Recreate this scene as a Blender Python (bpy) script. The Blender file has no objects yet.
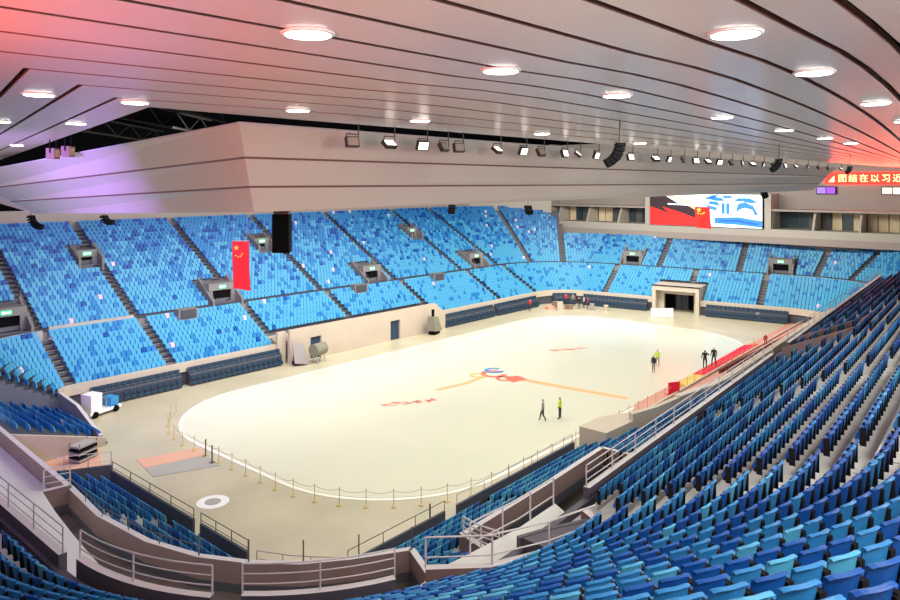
import bpy, bmesh, math, random
from mathutils import Vector, Matrix
rnd = random.Random(7)
S = bpy.context.scene
COL = S.collection
PI = math.pi
# ------------------------------------------------------------------ camera
F, HY, EYE = 720.0, 182.3, 18.2
AIM = math.atan((1082.2 - 450) / F)          # view direction off the hall's long axis
CX, CY = -56.2, -41.0
cd = bpy.data.cameras.new('camera'); cam = bpy.data.objects.new('camera', cd); COL.objects.link(cam)
cam.location = (CX, CY, EYE)
cam.rotation_euler = (PI / 2, 0, AIM - PI / 2)
cd.sensor_width = 36; cd.lens = F * 36 / 900; cd.shift_y = -(300 - HY) / 900
cd.clip_end = 600; cd.clip_start = .2
S.camera = cam
S.view_settings.view_transform = 'Standard'; S.view_settings.look = 'None'
S.view_settings.gamma = 1; S.view_settings.use_curve_mapping = False
S.view_settings.exposure = 0.42
ca, sa = math.cos(AIM), math.sin(AIM)
def proj(x, y, z):
    dx, dy = x - CX, y - CY
    fw = dx * ca + dy * sa; rt = dx * sa - dy * ca
    if fw < .3: return None
    return 450 + F * rt / fw, HY - F * (z - EYE) / fw, fw
def at_px(u, v, fw):
    x = (u - 450) / F; return (CX + fw * (ca + x * sa), CY + fw * (sa - x * ca), EYE + (HY - v) / F * fw)
# ------------------------------------------------------------------ materials
def mat(name, col, rough=.6, metal=0, emit=0, noise=0, nscale=2.0, spec=.5, bump=0):
    m = bpy.data.materials.new(name); m.use_nodes = True
    nt = m.node_tree; b = nt.nodes['Principled BSDF']
    b.inputs['Base Color'].default_value = (*col, 1)
    b.inputs['Roughness'].default_value = rough; b.inputs['Metallic'].default_value = metal
    b.inputs['Specular IOR Level'].default_value = spec
    if emit:
        b.inputs['Emission Color'].default_value = (*col, 1); b.inputs['Emission Strength'].default_value = emit
    if noise:
        tc = nt.nodes.new('ShaderNodeTexCoord'); n = nt.nodes.new('ShaderNodeTexNoise')
        n.inputs['Scale'].default_value = nscale; n.inputs['Detail'].default_value = 5
        nt.links.new(tc.outputs['Object'], n.inputs['Vector'])
        r = nt.nodes.new('ShaderNodeValToRGB')
        r.color_ramp.elements[0].position = .3; r.color_ramp.elements[1].position = .7
        r.color_ramp.elements[0].color = (*[c * (1 - noise) for c in col], 1)
        r.color_ramp.elements[1].color = (*[min(1, c * (1 + noise * .6)) for c in col], 1)
        nt.links.new(n.outputs['Fac'], r.inputs['Fac']); nt.links.new(r.outputs['Color'], b.inputs['Base Color'])
        if bump:
            bp = nt.nodes.new('ShaderNodeBump'); bp.inputs['Strength'].default_value = bump; bp.inputs['Distance'].default_value = .02
            nt.links.new(n.outputs['Fac'], bp.inputs['Height']); nt.links.new(bp.outputs['Normal'], b.inputs['Normal'])
    return m
M = dict(
    seat_sky=mat('seat_sky_blue', (.07, .36, .59), .45, spec=.3),
    seat_mid=mat('seat_mid_blue', (.02, .20, .49), .45, spec=.3),
    seat_deep=mat('seat_royal_blue', (.003, .075, .34), .45, spec=.25),
    seat_pale=mat('seat_pale', (.62, .52, .66), .4),
    black=mat('black_plastic', (.004, .004, .005), .9, spec=.1),
    bracket=mat('seat_bracket_shade', (.010, .010, .012), .8, spec=.2),  # near-black for the side mounts and the shadow painted between seats
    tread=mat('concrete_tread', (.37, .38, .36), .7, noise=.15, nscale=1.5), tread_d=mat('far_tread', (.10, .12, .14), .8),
    riser=mat('terrace_riser', (.12, .13, .15), .8),
    stair=mat('stair_tread', (.30, .26, .21), .8),
    stair_d=mat('stair_riser', (.05, .05, .055), .9),
    floor=mat('hall_floor', (.50, .46, .32), .35, noise=.10, nscale=.35),
    ice=mat('ice', (.68, .68, .53), .18, noise=.03, nscale=.12),
    icerim=mat('ice_rim', (.85, .83, .72), .3),
    orange=mat('ice_orange', (.85, .45, .20), .3), red=mat('ice_red', (.75, .16, .10), .3),
    blue=mat('ice_blue', (.05, .25, .6), .3), gold=mat('ice_gold', (.7, .5, .1), .3),
    beige=mat('beige_wall', (.50, .43, .33), .7, noise=.05, nscale=.5),
    cream=mat('cream_parapet', (.52, .46, .36), .6),
    brown=mat('brown_cladding', (.20, .135, .125), .55, noise=.1, nscale=.8),
    ledge=mat('ledge_grey', (.55, .53, .53), .6),
    dark=mat('dark_wall', (.055, .06, .075), .7),
    purple=mat('parapet_inner', (.075, .07, .09), .6),
    pit=mat('pit_floor', (.035, .028, .018), .5, noise=.5, nscale=.6), pitl=mat('pit_floor_light', (.17, .14, .11), .6, noise=.5, nscale=.5),
    grey=mat('grey_concrete', (.22, .21, .20), .8, noise=.1),
    lgrey=mat('light_floor', (.60, .62, .58), .6, noise=.06, nscale=.6),
    concourse=mat('concourse_floor', (.42, .40, .35), .7, noise=.08),
    rail=mat('rail_metal', (.42, .40, .38), .4, metal=.4),
    panel=mat('ceiling_panel', (.70, .60, .55), .22, noise=.03, nscale=.3),  # slight pink in the colour stands in for reflected red light
    fascia=mat('fascia_panel', (.55, .50, .43), .30, noise=.03, nscale=.3),
    groove=mat('fascia_groove', (.16, .07, .06), .5),
    roofblack=mat('roof_black', (.004, .004, .005), 1, spec=0),
    truss=mat('truss_grey', (.012, .011, .01), .9, spec=.1),
    lamp=mat('lamp_disc', (1, .98, .95), emit=9),
    lampw=mat('flood_glass', (1, .95, .85), emit=2.2), lampoff=mat('flood_glass_dim', (.35, .34, .30), .2),
    housing=mat('lamp_housing', (.05, .045, .045), .5, metal=.3),
    redled=mat('red_led', (1, .02, .01), emit=2.2), yelled=mat('yellow_led', (1, .62, .22), emit=3),
    white=mat('white_paint', (.8, .8, .78), .5), suite=mat('suite_wall', (.36, .31, .27), .7),
    suite_l=mat('suite_cream', (.46, .42, .35), .6),
    glass=mat('dark_glass', (.03, .05, .055), .1), curtain=mat('curtain_cream', (.62, .52, .33), .8),
    curtain_d=mat('curtain_dark', (.10, .10, .10), .8),
    flagred=mat('flag_red', (.90, .012, .008), .7), flagyel=mat('flag_yellow', (1, .78, .05), .6),
    green=mat('exit_green', (.05, .55, .22), emit=1.2), signw=mat('sign_white', (.9, .95, .9), emit=1.2),
    carpet=mat('red_carpet', (.75, .015, .045), .9), pink=mat('pink_floor', (.56, .27, .20), .6, noise=.08),
    maroon=mat('maroon_seat', (.16, .02, .03), .5), yellow=mat('yellow_mat', (.75, .50, .10), .7),
    teal=mat('folded_seat_teal', (.012, .045, .085), .5),
    skin=mat('skin', (.55, .33, .24), .6), hair=mat('hair', (.015, .012, .01), .6),
    hivis=mat('hi_vis', (.55, .75, .05), .6), jgrey=mat('grey_jacket', (.28, .26, .24), .8),
    jblack=mat('black_jacket', (.015, .015, .018), .8), trousers=mat('dark_trousers', (.03, .03, .04), .8),
    jred=mat('red_jacket', (.45, .03, .03), .8), jwhite=mat('white_jacket', (.6, .58, .56), .8),
    post=mat('post_gold', (.55, .42, .16), .5), postdark=mat('post_dark', (.10, .08, .07), .6),
    rope=mat('rope_tan', (.50, .40, .26), .8), wood=mat('brown_board', (.26, .17, .11), .7),
    mesh_green=mat('olive_cover', (.20, .20, .14), .8), matgrey=mat('grey_mat', (.34, .34, .30), .9),
    matpink=mat('pink_mat', (.62, .35, .24), .8), cyan=mat('cart_blue', (.03, .25, .55), .4),
    shell=mat('end_wall', (.34, .28, .25), .7, noise=.05, nscale=.3),
)
# ------------------------------------------------------------------ mesh builder
class MB:
    def __init__(s): s.v = []; s.f = []; s.m = []
    def poly(s, pts, mi=0):
        b = len(s.v); s.v += [tuple(p) for p in pts]; s.f.append(tuple(range(b, b + len(pts)))); s.m.append(mi)
    def quadstrip(s, A, B, mi=0, flip=False):
        for i in range(len(A) - 1):
            q = [A[i], A[i + 1], B[i + 1], B[i]]
            s.poly(q[::-1] if flip else q, mi)
    def hexa(s, c, mi=0):       # 8 corners: bottom 4 (ccw), top 4
        b = len(s.v); s.v += [tuple(p) for p in c]
        for q in ((3, 2, 1, 0), (4, 5, 6, 7), (0, 1, 5, 4), (1, 2, 6, 5), (2, 3, 7, 6), (3, 0, 4, 7)):
            s.f.append(tuple(b + i for i in q)); s.m.append(mi)
    def box(s, x0, x1, y0, y1, z0, z1, mi=0):
        s.hexa([(x0, y0, z0), (x1, y0, z0), (x1, y1, z0), (x0, y1, z0), (x0, y0, z1), (x1, y0, z1), (x1, y1, z1), (x0, y1, z1)], mi)
    def obox(s, o, d, n, l0, l1, n0, n1, z0, z1, mi=0):   # box in a rotated plan frame
        P = lambda a, b, z: (o[0] + d[0] * a + n[0] * b, o[1] + d[1] * a + n[1] * b, z)
        c = [P(l0, n0, z0), P(l1, n0, z0), P(l1, n1, z0), P(l0, n1, z0), P(l0, n0, z1), P(l1, n0, z1), P(l1, n1, z1), P(l0, n1, z1)]
        s.hexa(c, mi)
    def prism(s, pts, z0, z1, mi=0):
        a = sum(pts[i][0] * pts[(i + 1) % len(pts)][1] - pts[(i + 1) % len(pts)][0] * pts[i][1] for i in range(len(pts)))
        if a < 0: pts = pts[::-1]
        n = len(pts); b = len(s.v)
        s.v += [(p[0], p[1], z0) for p in pts] + [(p[0], p[1], z1) for p in pts]
        s.f.append(tuple(range(b + n, b + 2 * n))); s.m.append(mi)
        s.f.append(tuple(range(b + n - 1, b - 1, -1))); s.m.append(mi)
        for i in range(n):
            j = (i + 1) % n; s.f.append((b + i, b + j, b + n + j, b + n + i)); s.m.append(mi)
    def wall(s, pts, z0, z1, th, mi=0, cap=None):      # a wall along a plan polyline; z0,z1 numbers or lists
        n = len(pts); Z0 = z0 if isinstance(z0, list) else [z0] * n; Z1 = z1 if isinstance(z1, list) else [z1] * n
        L = []; R = []
        for i in range(n):
            a = pts[max(0, i - 1)]; b = pts[min(n - 1, i + 1)]
            dx, dy = b[0] - a[0], b[1] - a[1]; l = math.hypot(dx, dy) or 1
            L.append((pts[i][0] - dy / l * th / 2, pts[i][1] + dx / l * th / 2)); R.append((pts[i][0] + dy / l * th / 2, pts[i][1] - dx / l * th / 2))
        for i in range(n - 1):
            j = i + 1
            b = len(s.v)
            s.v += [(*R[i], Z0[i]), (*R[j], Z0[j]), (*L[j], Z0[j]), (*L[i], Z0[i]), (*R[i], Z1[i]), (*R[j], Z1[j]), (*L[j], Z1[j]), (*L[i], Z1[i])]
            for q, mm in (((3, 2, 1, 0), mi), ((4, 5, 6, 7), mi if cap is None else cap), ((0, 1, 5, 4), mi), ((2, 3, 7, 6), mi)):
                s.f.append(tuple(b + k for k in q)); s.m.append(mm)
            if i == 0: s.f.append((b + 3, b, b + 4, b + 7)); s.m.append(mi)
            if j == n - 1: s.f.append((b + 1, b + 2, b + 6, b + 5)); s.m.append(mi)
    def tube(s, p, q, r, mi=0, n=6, r2=None):
        p = Vector(p); q = Vector(q); d = (q - p)
        if d.length < 1e-6: return
        d.normalize(); u = d.orthogonal().normalized(); w = d.cross(u); r2 = r if r2 is None else r2
        b = len(s.v)
        for c, rr in ((p, r), (q, r2)):
            for i in range(n):
                a = 2 * PI * i / n; s.v.append(tuple(c + (u * math.cos(a) + w * math.sin(a)) * rr))
        for i in range(n):
            j = (i + 1) % n; s.f.append((b + i, b + j, b + n + j, b + n + i)); s.m.append(mi)
        s.f.append(tuple(range(b + n - 1, b - 1, -1))); s.m.append(mi); s.f.append(tuple(range(b + n, b + 2 * n))); s.m.append(mi)
    def lathe(s, c, prof, n=16, mi=0):
        b = len(s.v)
        for r, z in prof:
            for i in range(n): a = 2 * PI * i / n; s.v.append((c[0] + r * math.cos(a), c[1] + r * math.sin(a), c[2] + z))
        for k in range(len(prof) - 1):
            for i in range(n):
                j = (i + 1) % n; s.f.append((b + k * n + i, b + k * n + j, b + (k + 1) * n + j, b + (k + 1) * n + i)); s.m.append(mi)
        s.f.append(tuple(b + i for i in range(n - 1, -1, -1))); s.m.append(mi)
        k = (len(prof) - 1) * n; s.f.append(tuple(b + k + i for i in range(n))); s.m.append(mi)
    def mesh(s, name, mats, smooth=False):
        me = bpy.data.meshes.new(name); me.from_pydata(s.v, [], s.f)
        for m in mats: me.materials.append(m if not isinstance(m, str) else M[m])
        if len(mats) > 1: me.polygons.foreach_set('material_index', s.m)
        if smooth: me.polygons.foreach_set('use_smooth', [True] * len(s.f))
        me.update(); return me
    def build(s, name, mats, parent=None, smooth=False):
        if isinstance(mats, str): mats = [mats]
        o = bpy.data.objects.new(name, s.mesh(name, mats, smooth)); COL.objects.link(o)
        if parent: o.parent = parent
        return o
def tag(o, label=None, cat=None, group=None, kind=None):
    if label: o['label'] = label
    if cat: o['category'] = cat
    if group: o['group'] = group
    if kind: o['kind'] = kind
    return o
def struct(o, label=None, cat=None): return tag(o, label, cat, kind='structure')
def empty(name, loc, rz=0, **k):
    o = bpy.data.objects.new(name, None); o.location = loc; o.rotation_euler = (0, 0, rz); COL.objects.link(o)
    o.empty_display_size = .2
    return tag(o, **k)
def copy_tree(o, parent=None):
    c = o.copy(); COL.objects.link(c); c.parent = parent
    for ch in [x for x in KIDS.get(o.name, [])]: copy_tree(ch, c)
    return c
KIDS = {}
def kid(parent, ob): KIDS.setdefault(parent.name, []).append(ob); return ob
ORD = ['zeroth', 'first', 'second', 'third', 'fourth', 'fifth', 'sixth', 'seventh', 'eighth', 'ninth', 'tenth', 'eleventh', 'twelfth', 'thirteenth', 'fourteenth', 'fifteenth', 'sixteenth', 'seventeenth', 'eighteenth', 'nineteenth', 'twentieth']
def ordn(n):
    if n <= 20: return ORD[n]
    t = {2: 'twenty', 3: 'thirty', 4: 'forty', 5: 'fifty', 6: 'sixty', 7: 'seventy', 8: 'eighty', 9: 'ninety'}[n // 10]
    return t + ('-' + ORD[n % 10] if n % 10 else 'th').replace('-th', '') if n % 10 else t[:-1] + 'ieth'
# ------------------------------------------------------------------ bowl paths
class Line:
    def __init__(s, p0, d, length):
        l = math.hypot(*d); s.p0 = p0; s.d = (d[0] / l, d[1] / l); s.L = length; s.n = (s.d[1], -s.d[0])  # outward: right of travel
    def at(s, t, R): return (s.p0[0] + s.d[0] * t + s.n[0] * R, s.p0[1] + s.d[1] * t + s.n[1] * R), s.n
    def arc(s, R): return 1.0
class Arc:      # t is the angle in degrees, travelled with sign
    def __init__(s, c, r0): s.c = c; s.r0 = r0
    def at(s, t, R):
        a = math.radians(t); n = (math.cos(a), math.sin(a)); r = s.r0 + R
        return (s.c[0] + n[0] * r, s.c[1] + n[1] * r), n
    def arc(s, R): return math.radians(1) * (s.r0 + R)
def dline(p0, d, n, L):
    o = Line(p0, d, L); o.n = n; return o
# near bowl (the photographer's side)
CN = (-38.5, -18.5); TL = math.atan(.06)
nearS = dline(CN, (math.cos(TL), math.sin(TL)), (math.sin(TL), -math.cos(TL)), 90)
nearA = Arc(CN, 0)
leftS = dline((-38.5, -18.5), (0, 1), (-1, 0), 30)
NROWS = [(10.1 + .83 * k, 6.75 + .448 * k) for k in range(20)]
# far bowl
farS = dline((0, 18.5), (1, 0), (0, 1), 0)            # t = X
CF = (32.5, 14.2)
farA = Arc(CF, 4.3)
EA = math.radians(9.4); en = (math.cos(EA), math.sin(EA)); ed = (math.sin(EA), -math.cos(EA))
endS = dline((CF[0] + 4.3 * en[0], CF[1] + 4.3 * en[1]), ed, en, 30)
pe = endS.at(28, 0)[0]; CE = (pe[0] - 4.3 * en[0], pe[1] - 4.3 * en[1])
endA = Arc(CE, 4.3)                                   # angles 9.4 -> -80
CL = (-32.9, 18.5); cornA = Arc(CL, 0); fleftS = dline((-32.9, 18.5), (0, -1), (-1, 0), 9)
FLOW = [(1.7 + .61 * k, 1.5 + .345 * k) for k in range(10)]
FUP = [(8.9 + .64 * k, 5.05 + .366 * k) for k in range(23)]
# lower near tier
bridge = None
lowN = dline((-34.6, -16.1), (math.cos(TL * .3), math.sin(TL * .3)), (math.sin(TL * .3), -math.cos(TL * .3)), 60)
lowL = dline((-37.3, -12), (0, 1), (-1, 0), 20)
LNR = [(.55 + .8 * k, .15 + .33 * k) for k in range(10)]
LLR = [(.5 + .78 * k, .1 + .34 * k) for k in range(5)]

def terrace(name, seg, t0, t1, rows, label=None, base=0.0):
    mb = MB(); n = max(1, int(abs(t1 - t0) / (6 if isinstance(seg, Arc) else 200)) + (0 if not isinstance(seg, Arc) else 1))
    ts = [t0 + (t1 - t0) * i / n for i in range(n + 1)]
    dep = rows[1][0] - rows[0][0]
    prev = None
    for k, (R, z) in enumerate(rows):
        r0 = R - dep * .45; r1 = R + dep * .55; zl = rows[k - 1][1] if k else base
        A = [(*seg.at(t, r0)[0], zl) for t in ts]; B = [(*seg.at(t, r0)[0], z) for t in ts]; C = [(*seg.at(t, r1)[0], z) for t in ts]
        fl = FLIP(seg, t0, t1)
        mb.quadstrip(A, B, 1, fl); mb.quadstrip(B, C, 0, fl)
    # closing sides and back so that the stand is a solid block
    for t in (t0, t1):
        for k, (R, z) in enumerate(rows):
            a = seg.at(t, R - dep * .45)[0]; b = seg.at(t, R + dep * .55)[0]
            mb.poly([(*a, base), (*b, base), (*b, z), (*a, z)], 1)
    rb = rows[-1][0] + dep * .55
    mb.quadstrip([(*seg.at(t, rb)[0], base) for t in ts], [(*seg.at(t, rb)[0], rows[-1][1]) for t in ts], 1)
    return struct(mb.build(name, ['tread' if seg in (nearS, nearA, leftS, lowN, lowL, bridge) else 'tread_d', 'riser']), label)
def FLIP(seg, t0, t1): return False
def stairs(seg, t, w, rows, light=False):
    mb = MB(); dep = rows[1][0] - rows[0][0]; ris = rows[1][1] - rows[0][1]
    hw = w / 2 if isinstance(seg, Line) else None
    for k, (R, z) in enumerate(rows):
        p, n = seg.at(t, R); d = (-n[1], n[0])
        mb.obox(p, d, n, -w / 2, w / 2, -dep * .45, dep * .05, z - ris, z - ris / 2 + .002, 0)
        mb.obox(p, d, n, -w / 2, w / 2, dep * .05, dep * .55, z - ris / 2, z + .02, 0)
        mb.obox(p, d, n, -w / 2, w / 2, -dep * .47, -dep * .45, z - ris, z - ris / 2 - .05, 1)
        mb.obox(p, d, n, -w / 2, w / 2, dep * .03, dep * .05, z - ris / 2, z - .05, 1)
    return struct(mb.build('stair_aisle', ['tread' if light else 'stair', 'stair_d']))
# ------------------------------------------------------------------ the seat kinds
def seat_back(nx, nz, th=.022):
    mb = MB(); prof = []
    for j in range(nz + 1):
        v = j / nz; y = -.04 - .075 * v; z = .36 + .53 * v
        prof.append((y, z, 1 - .10 * (1 - v) ** 2))
    prof.append((-.14, .902, 1.0)); prof.append((-.158, .89, .985))   # rolled top lip
    F_, B_ = [], []
    for y, z, wv in prof:
        rowf, rowb = [], []
        for i in range(nx + 1):
            u = -1 + 2 * i / nx
            x = .215 * u * wv; dy = .045 * u * u; dz = (-.022 * u ** 4) * max(0, (z - .4) / .44)
            rowf.append((x, y + dy + th / 2, z + dz)); rowb.append((x, y + dy - th / 2, z + dz - .004))
        F_.append(rowf); B_.append(rowb)
    m = len(F_)
    for j in range(m - 1):
        mb.quadstrip(F_[j], F_[j + 1], 0, True); mb.quadstrip(B_[j], B_[j + 1], 0, False)
        mb.poly([F_[j][0], F_[j + 1][0], B_[j + 1][0], B_[j][0]]); mb.poly([B_[j][-1], B_[j + 1][-1], F_[j + 1][-1], F_[j][-1]])
    mb.quadstrip(F_[-1], B_[-1], 0, True); mb.quadstrip(F_[0], B_[0], 0)
    return mb
def seat_pan():
    mb = MB()
    mb.hexa([(-.20, .035, .41), (.20, .035, .41), (.20, .15, .42), (-.20, .15, .42), (-.18, -.02, .70), (.18, -.02, .70), (.18, .09, .71), (-.18, .09, .71)])
    mb.hexa([(-.20, .15, .42), (.20, .15, .42), (.19, .18, .46), (-.19, .18, .46), (-.19, .11, .60), (.19, .11, .60), (.18, .13, .60), (-.18, .13, .60)])
    return mb
def seat_bracket_shade(sx):
    mb = MB()
    x = sx * .235
    mb.box(x - .018, x + .018, -.10, .05, .30, .76)  # side mount enlarged in black, also stands in for shadow between seats
    mb.box(x - .018, x + .018, .05, .12, .36, .46)
    return mb
def simple_back():
    mb = MB()
    F_ = [[(-.215, -.01, .36), (0, -.035, .36), (.215, -.01, .36)], [(-.225, -.08, .89), (0, -.11, .885), (.225, -.08, .89)], [(-.225, -.125, .88), (0, -.15, .875), (.225, -.125, .88)]]
    mb.quadstrip(F_[0], F_[1], 0, True); mb.quadstrip(F_[1], F_[2], 0, True)
    B0 = [(x, y - .02, z) for x, y, z in F_[0]]
    mb.quadstrip(B0, [(x, y - .03, z) for x, y, z in F_[1]], 0)
    return mb
def full_simple(lod):
    """one seat as a light mesh: (verts, faces, matslot 0 seat / 1 bracket and gap shade)"""
    mb = MB()
    if lod == 0:
        a = seat_back(4, 3)
        b = len(mb.v); mb.v += a.v; mb.f += [tuple(i + b for i in f) for f in a.f]; mb.m += [0] * len(a.f)
        a = seat_pan(); b = len(mb.v); mb.v += a.v; mb.f += [tuple(i + b for i in f) for f in a.f]; mb.m += [0] * len(a.f)
        mb.box(-.275, -.222, -.09, .04, .30, .78, 1)  # black box fills the seat gap: side mount plus painted shadow
    else:
        a = simple_back(); mb.v += a.v; mb.f += a.f; mb.m += [0] * len(a.f)
        mb.hexa([(-.2, .02, .41), (.2, .02, .41), (.2, .11, .42), (-.2, .11, .42), (-.19, -.03, .74), (.19, -.03, .74), (.19, .03, .75), (-.19, .03, .75)], 0)
        if lod == 2: mb.box(-.28, -.22, -.08, .03, .30, .78, 1)  # same black filler for mount and shadow beside the seat
    return mb
SEATS = []      # (x, y, z, heading, colour, label)
def colour_pick(z, pdeep, pmid):
    r = rnd.random()
    if rnd.random() < .004: return 3
    return 2 if r < pdeep else (1 if r < pdeep + pmid else 0)
def put_rows(seg, t0, t1, rows, gap0=.45, gap1=.45, pitch=None, mix=(.1, .3), skip=None, info=None, shift=.05):
    near = seg in (nearS, nearA, leftS, lowN, lowL, bridge)
    if pitch is None: pitch = .51 if near else .455
    for k, (R, z) in enumerate(rows):
        ar = seg.arc(R); sgn = 1 if t1 > t0 else -1
        length = abs(t1 - t0) * ar - gap0 - gap1
        n = int(length / pitch + .45)
        if n < 1: continue
        off = gap0; pitch_ = length / n
        for i in range(n):
            t = t0 + sgn * (off + (i + .5) * pitch_) / ar
            (x, y), nn = seg.at(t, R + shift)
            if skip and skip(t, R, x, y, k): continue
            pr = proj(x, y, z + .6)
            if not pr: continue
            u, v, fw = pr
            if u < -70 or u > 970 or v > 660: continue
            if math.hypot(x - CX, y - CY) < 2.2: continue
            hd = math.atan2(-nn[1], -nn[0]) - PI / 2
            m = mix(z, x, y) if callable(mix) else mix
            SEATS.append((x, y, z, hd, colour_pick(z, *m), (info, k, i, n), near))
# ------------------------------------------------------------------ floor, ice
mb = MB(); mb.prism([(-43, -17), (-38, -22), (52, -22), (52, 24), (-43, 24)], -.3, 0)
struct(mb.build('floor', 'floor'), 'cream painted concrete floor of the arena around the ice')
def rrect(L, W, r, cx, cy, n=12):
    P = []
    for (sx, sy, a0) in ((1, 1, 0), (-1, 1, 90), (-1, -1, 180), (1, -1, 270)):
        for i in range(n + 1):
            a = math.radians(a0 + 90 * i / n)
            P.append((cx + sx * (L / 2 - r) + r * math.cos(a), cy + sy * (W / 2 - r) + r * math.sin(a)))
    return P
IC = (0, .3)
mb = MB(); mb.prism(rrect(60.6, 28.6, 9.3, *IC), 0, .03)
struct(mb.build('trim_1', 'icerim'), 'white rim around the ice sheet')
mb = MB(); mb.prism(rrect(60, 28, 9, *IC), .01, .05)
struct(mb.build('ice_floor', 'ice'), 'pale smooth ice sheet with rounded corners')
def band(pts, w, z, name, m, label, cat):
    mb = MB(); mb.wall(pts, z, z + .006, w); return tag(mb.build(name, m), label, cat)
band([(-9.7, 1.4), (-6.5, .8), (-3.2, 1.0)], .55, .05, 'ice_line', 'orange', 'orange stripe on the ice left of the centre emblem', 'marking')
band([(-2.1, -1.0), (-1.8, -5), (-1.3, -9), (-.9, -12.3)], .8, .05, 'ice_line', 'orange', 'orange stripe on the ice from the centre emblem to the near edge', 'marking')
mb = MB()
for (x, y, s, k) in ((-2.2, .9, 1.3, 0), (-1.2, 1.6, 1.0, 1), (-3.6, 1.7, .8, 2), (-2.8, -.9, .9, 0)):
    for i in range(10):
        a0, a1 = 2 * PI * i / 12, 2 * PI * (i + 1) / 12
        mb.poly([(x + s * math.cos(a0), y + s * math.sin(a0), .062 + k * .002), (x + s * math.cos(a1), y + s * math.sin(a1), .062 + k * .002), (x + s * .6 * math.cos(a1), y + s * .6 * math.sin(a1), .062 + k * .002), (x + s * .6 * math.cos(a0), y + s * .6 * math.sin(a0), .062 + k * .002)], k)
mb.poly([(-3.4, -2.2, .06), (-1.6, -2.6, .06), (-1.2, -1.2, .06), (-2.6, -.6, .06)], 0)
tag(mb.build('ice_emblem', ['red', 'blue', 'gold']), 'red, blue and gold ring emblem painted at the middle of the ice', 'emblem')
def scribble(cx, cy, n, lab, name='ice_lettering'):
    mb = MB(); r = random.Random(int(cx * 7))
    for i in range(n):
        x = cx + (i - n / 2) * .62 * .8; y = cy - (i - n / 2) * .62 * .5
        for k in range(3):
            a = x + r.uniform(-.25, .25); b = y + r.uniform(-.3, .3)
            if k % 2: mb.box(a - .3, a + .3, b - .06, b + .06, .05, .056)
            else: mb.box(a - .06, a + .06, b - .35, b + .35, .05, .056)
    tag(mb.build(name, 'red'), lab, 'lettering')
scribble(-13.5, .5, 8, 'small red lettering painted on the left half of the ice')
scribble(11.2, .9, 7, 'small red lettering painted on the right half of the ice')
for k, (x, y, w) in enumerate(((9.5, 12.2, 3.2), (14.6, 12.3, 3.2), (19.6, 12.4, 3))):
    mb = MB(); mb.obox((x, y), (.99, .05), (-.05, .99), -w / 2, w / 2, -.5, .5, .05, .058)
    tag(mb.build('ice_patch', 'white'), 'white panel painted by the far edge of the ice, %s of three' % ('leftmost', 'middle', 'rightmost')[k], 'marking')
# mats on the floor by the left end
mb = MB(); mb.prism([(-34.9, 2.1), (-34.6, 3.8), (-30.9, 2.9), (-31.2, .6)], 0, .03); tag(mb.build('floor_mat', 'matgrey'), 'grey mat leading from the left stand to the rope barrier', 'mat')
mb = MB(); mb.prism([(-34.6, 3.85), (-34.3, 5.6), (-30.5, 4.5), (-30.9, 2.95)], 0, .02); tag(mb.build('floor_mat', 'matpink'), 'pinkish orange floor patch beside the grey mat', 'mat')
mb = MB(); mb.lathe((-34.3, -3.8, 0), [(.9, 0), (.9, .012)], 24, 0); mb.lathe((-34.3, -3.8, .002), [(.45, 0), (.45, .02)], 20, 1)
tag(mb.build('floor_disc', ['white', 'matgrey']), 'white disc with grey centre painted on the floor near the left stand', 'marking')
# ------------------------------------------------------------------ far side
AX = [-32.9, -24.3, -13.2, -2.0, 10.3, 23.8, 33.2]
AX[-1] = 32.5
def fmix_low(z, x, y): return (.004, .14)
def fmix_up(z, x, y):
    f = max(0, min(1, (z - 5.5) / 7.5)); return (.01 + .22 * f, .16 + .66 * f)
VOMLOW = [-35.0, -14.4, 7.2, 28.6]        # exit portals at the concourse of the far side
VOMUP = [(-25.2, 16.2), (-4.2, 16.2), (22.6, 16.2)]
def fskip(t, R, x, y, k):
    for v in VOMLOW:
        if abs(x - v) < 1.9 and R < 12.2: return True
    for v, r in VOMUP:
        if abs(x - v) < 1.35 and r - .3 < R < r + 3.2: return True
    return False
rows_low = FLOW
struct_far = []
for i in range(len(AX) - 1):
    a, b = AX[i], AX[i + 1]
    rows = FLOW[3:] if 2 <= i <= 3 else FLOW
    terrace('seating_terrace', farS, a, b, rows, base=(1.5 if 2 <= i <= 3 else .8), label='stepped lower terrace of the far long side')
    put_rows(farS, a, b, rows, mix=fmix_low)
for a in AX: stairs(farS, a, 1.0, FLOW)
for i in range(len(AX) - 1):
    put_rows(farS, AX[i], AX[i + 1], FUP, mix=fmix_up, skip=fskip)
put_rows(farS, -43.5, AX[0], FUP, mix=fmix_up, skip=fskip)
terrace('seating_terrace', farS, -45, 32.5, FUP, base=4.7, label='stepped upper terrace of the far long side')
for a in AX: stairs(farS, a, 1.0, FUP)
# far right corner
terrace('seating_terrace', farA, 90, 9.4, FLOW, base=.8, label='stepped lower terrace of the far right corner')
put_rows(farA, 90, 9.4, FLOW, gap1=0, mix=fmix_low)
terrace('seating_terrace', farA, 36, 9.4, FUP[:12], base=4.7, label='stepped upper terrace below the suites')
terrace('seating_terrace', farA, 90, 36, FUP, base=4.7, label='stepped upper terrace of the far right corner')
UA = [90, 60, 36, 9.4]
def cskip(t, R, x, y, k): return (x - 47.2) * 6.7 + (y - 37.8) * 5.7 > 0 and x > 44 or x > 51.8
for i in range(3): put_rows(farA, UA[i], UA[i + 1], FUP if i < 2 else FUP[:11], gap1=.52 if i < 2 else 0, mix=fmix_up, skip=cskip)
stairs(farA, 60, 1.0, FUP); stairs(farA, 36, 1.0, FUP[:17])
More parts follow.
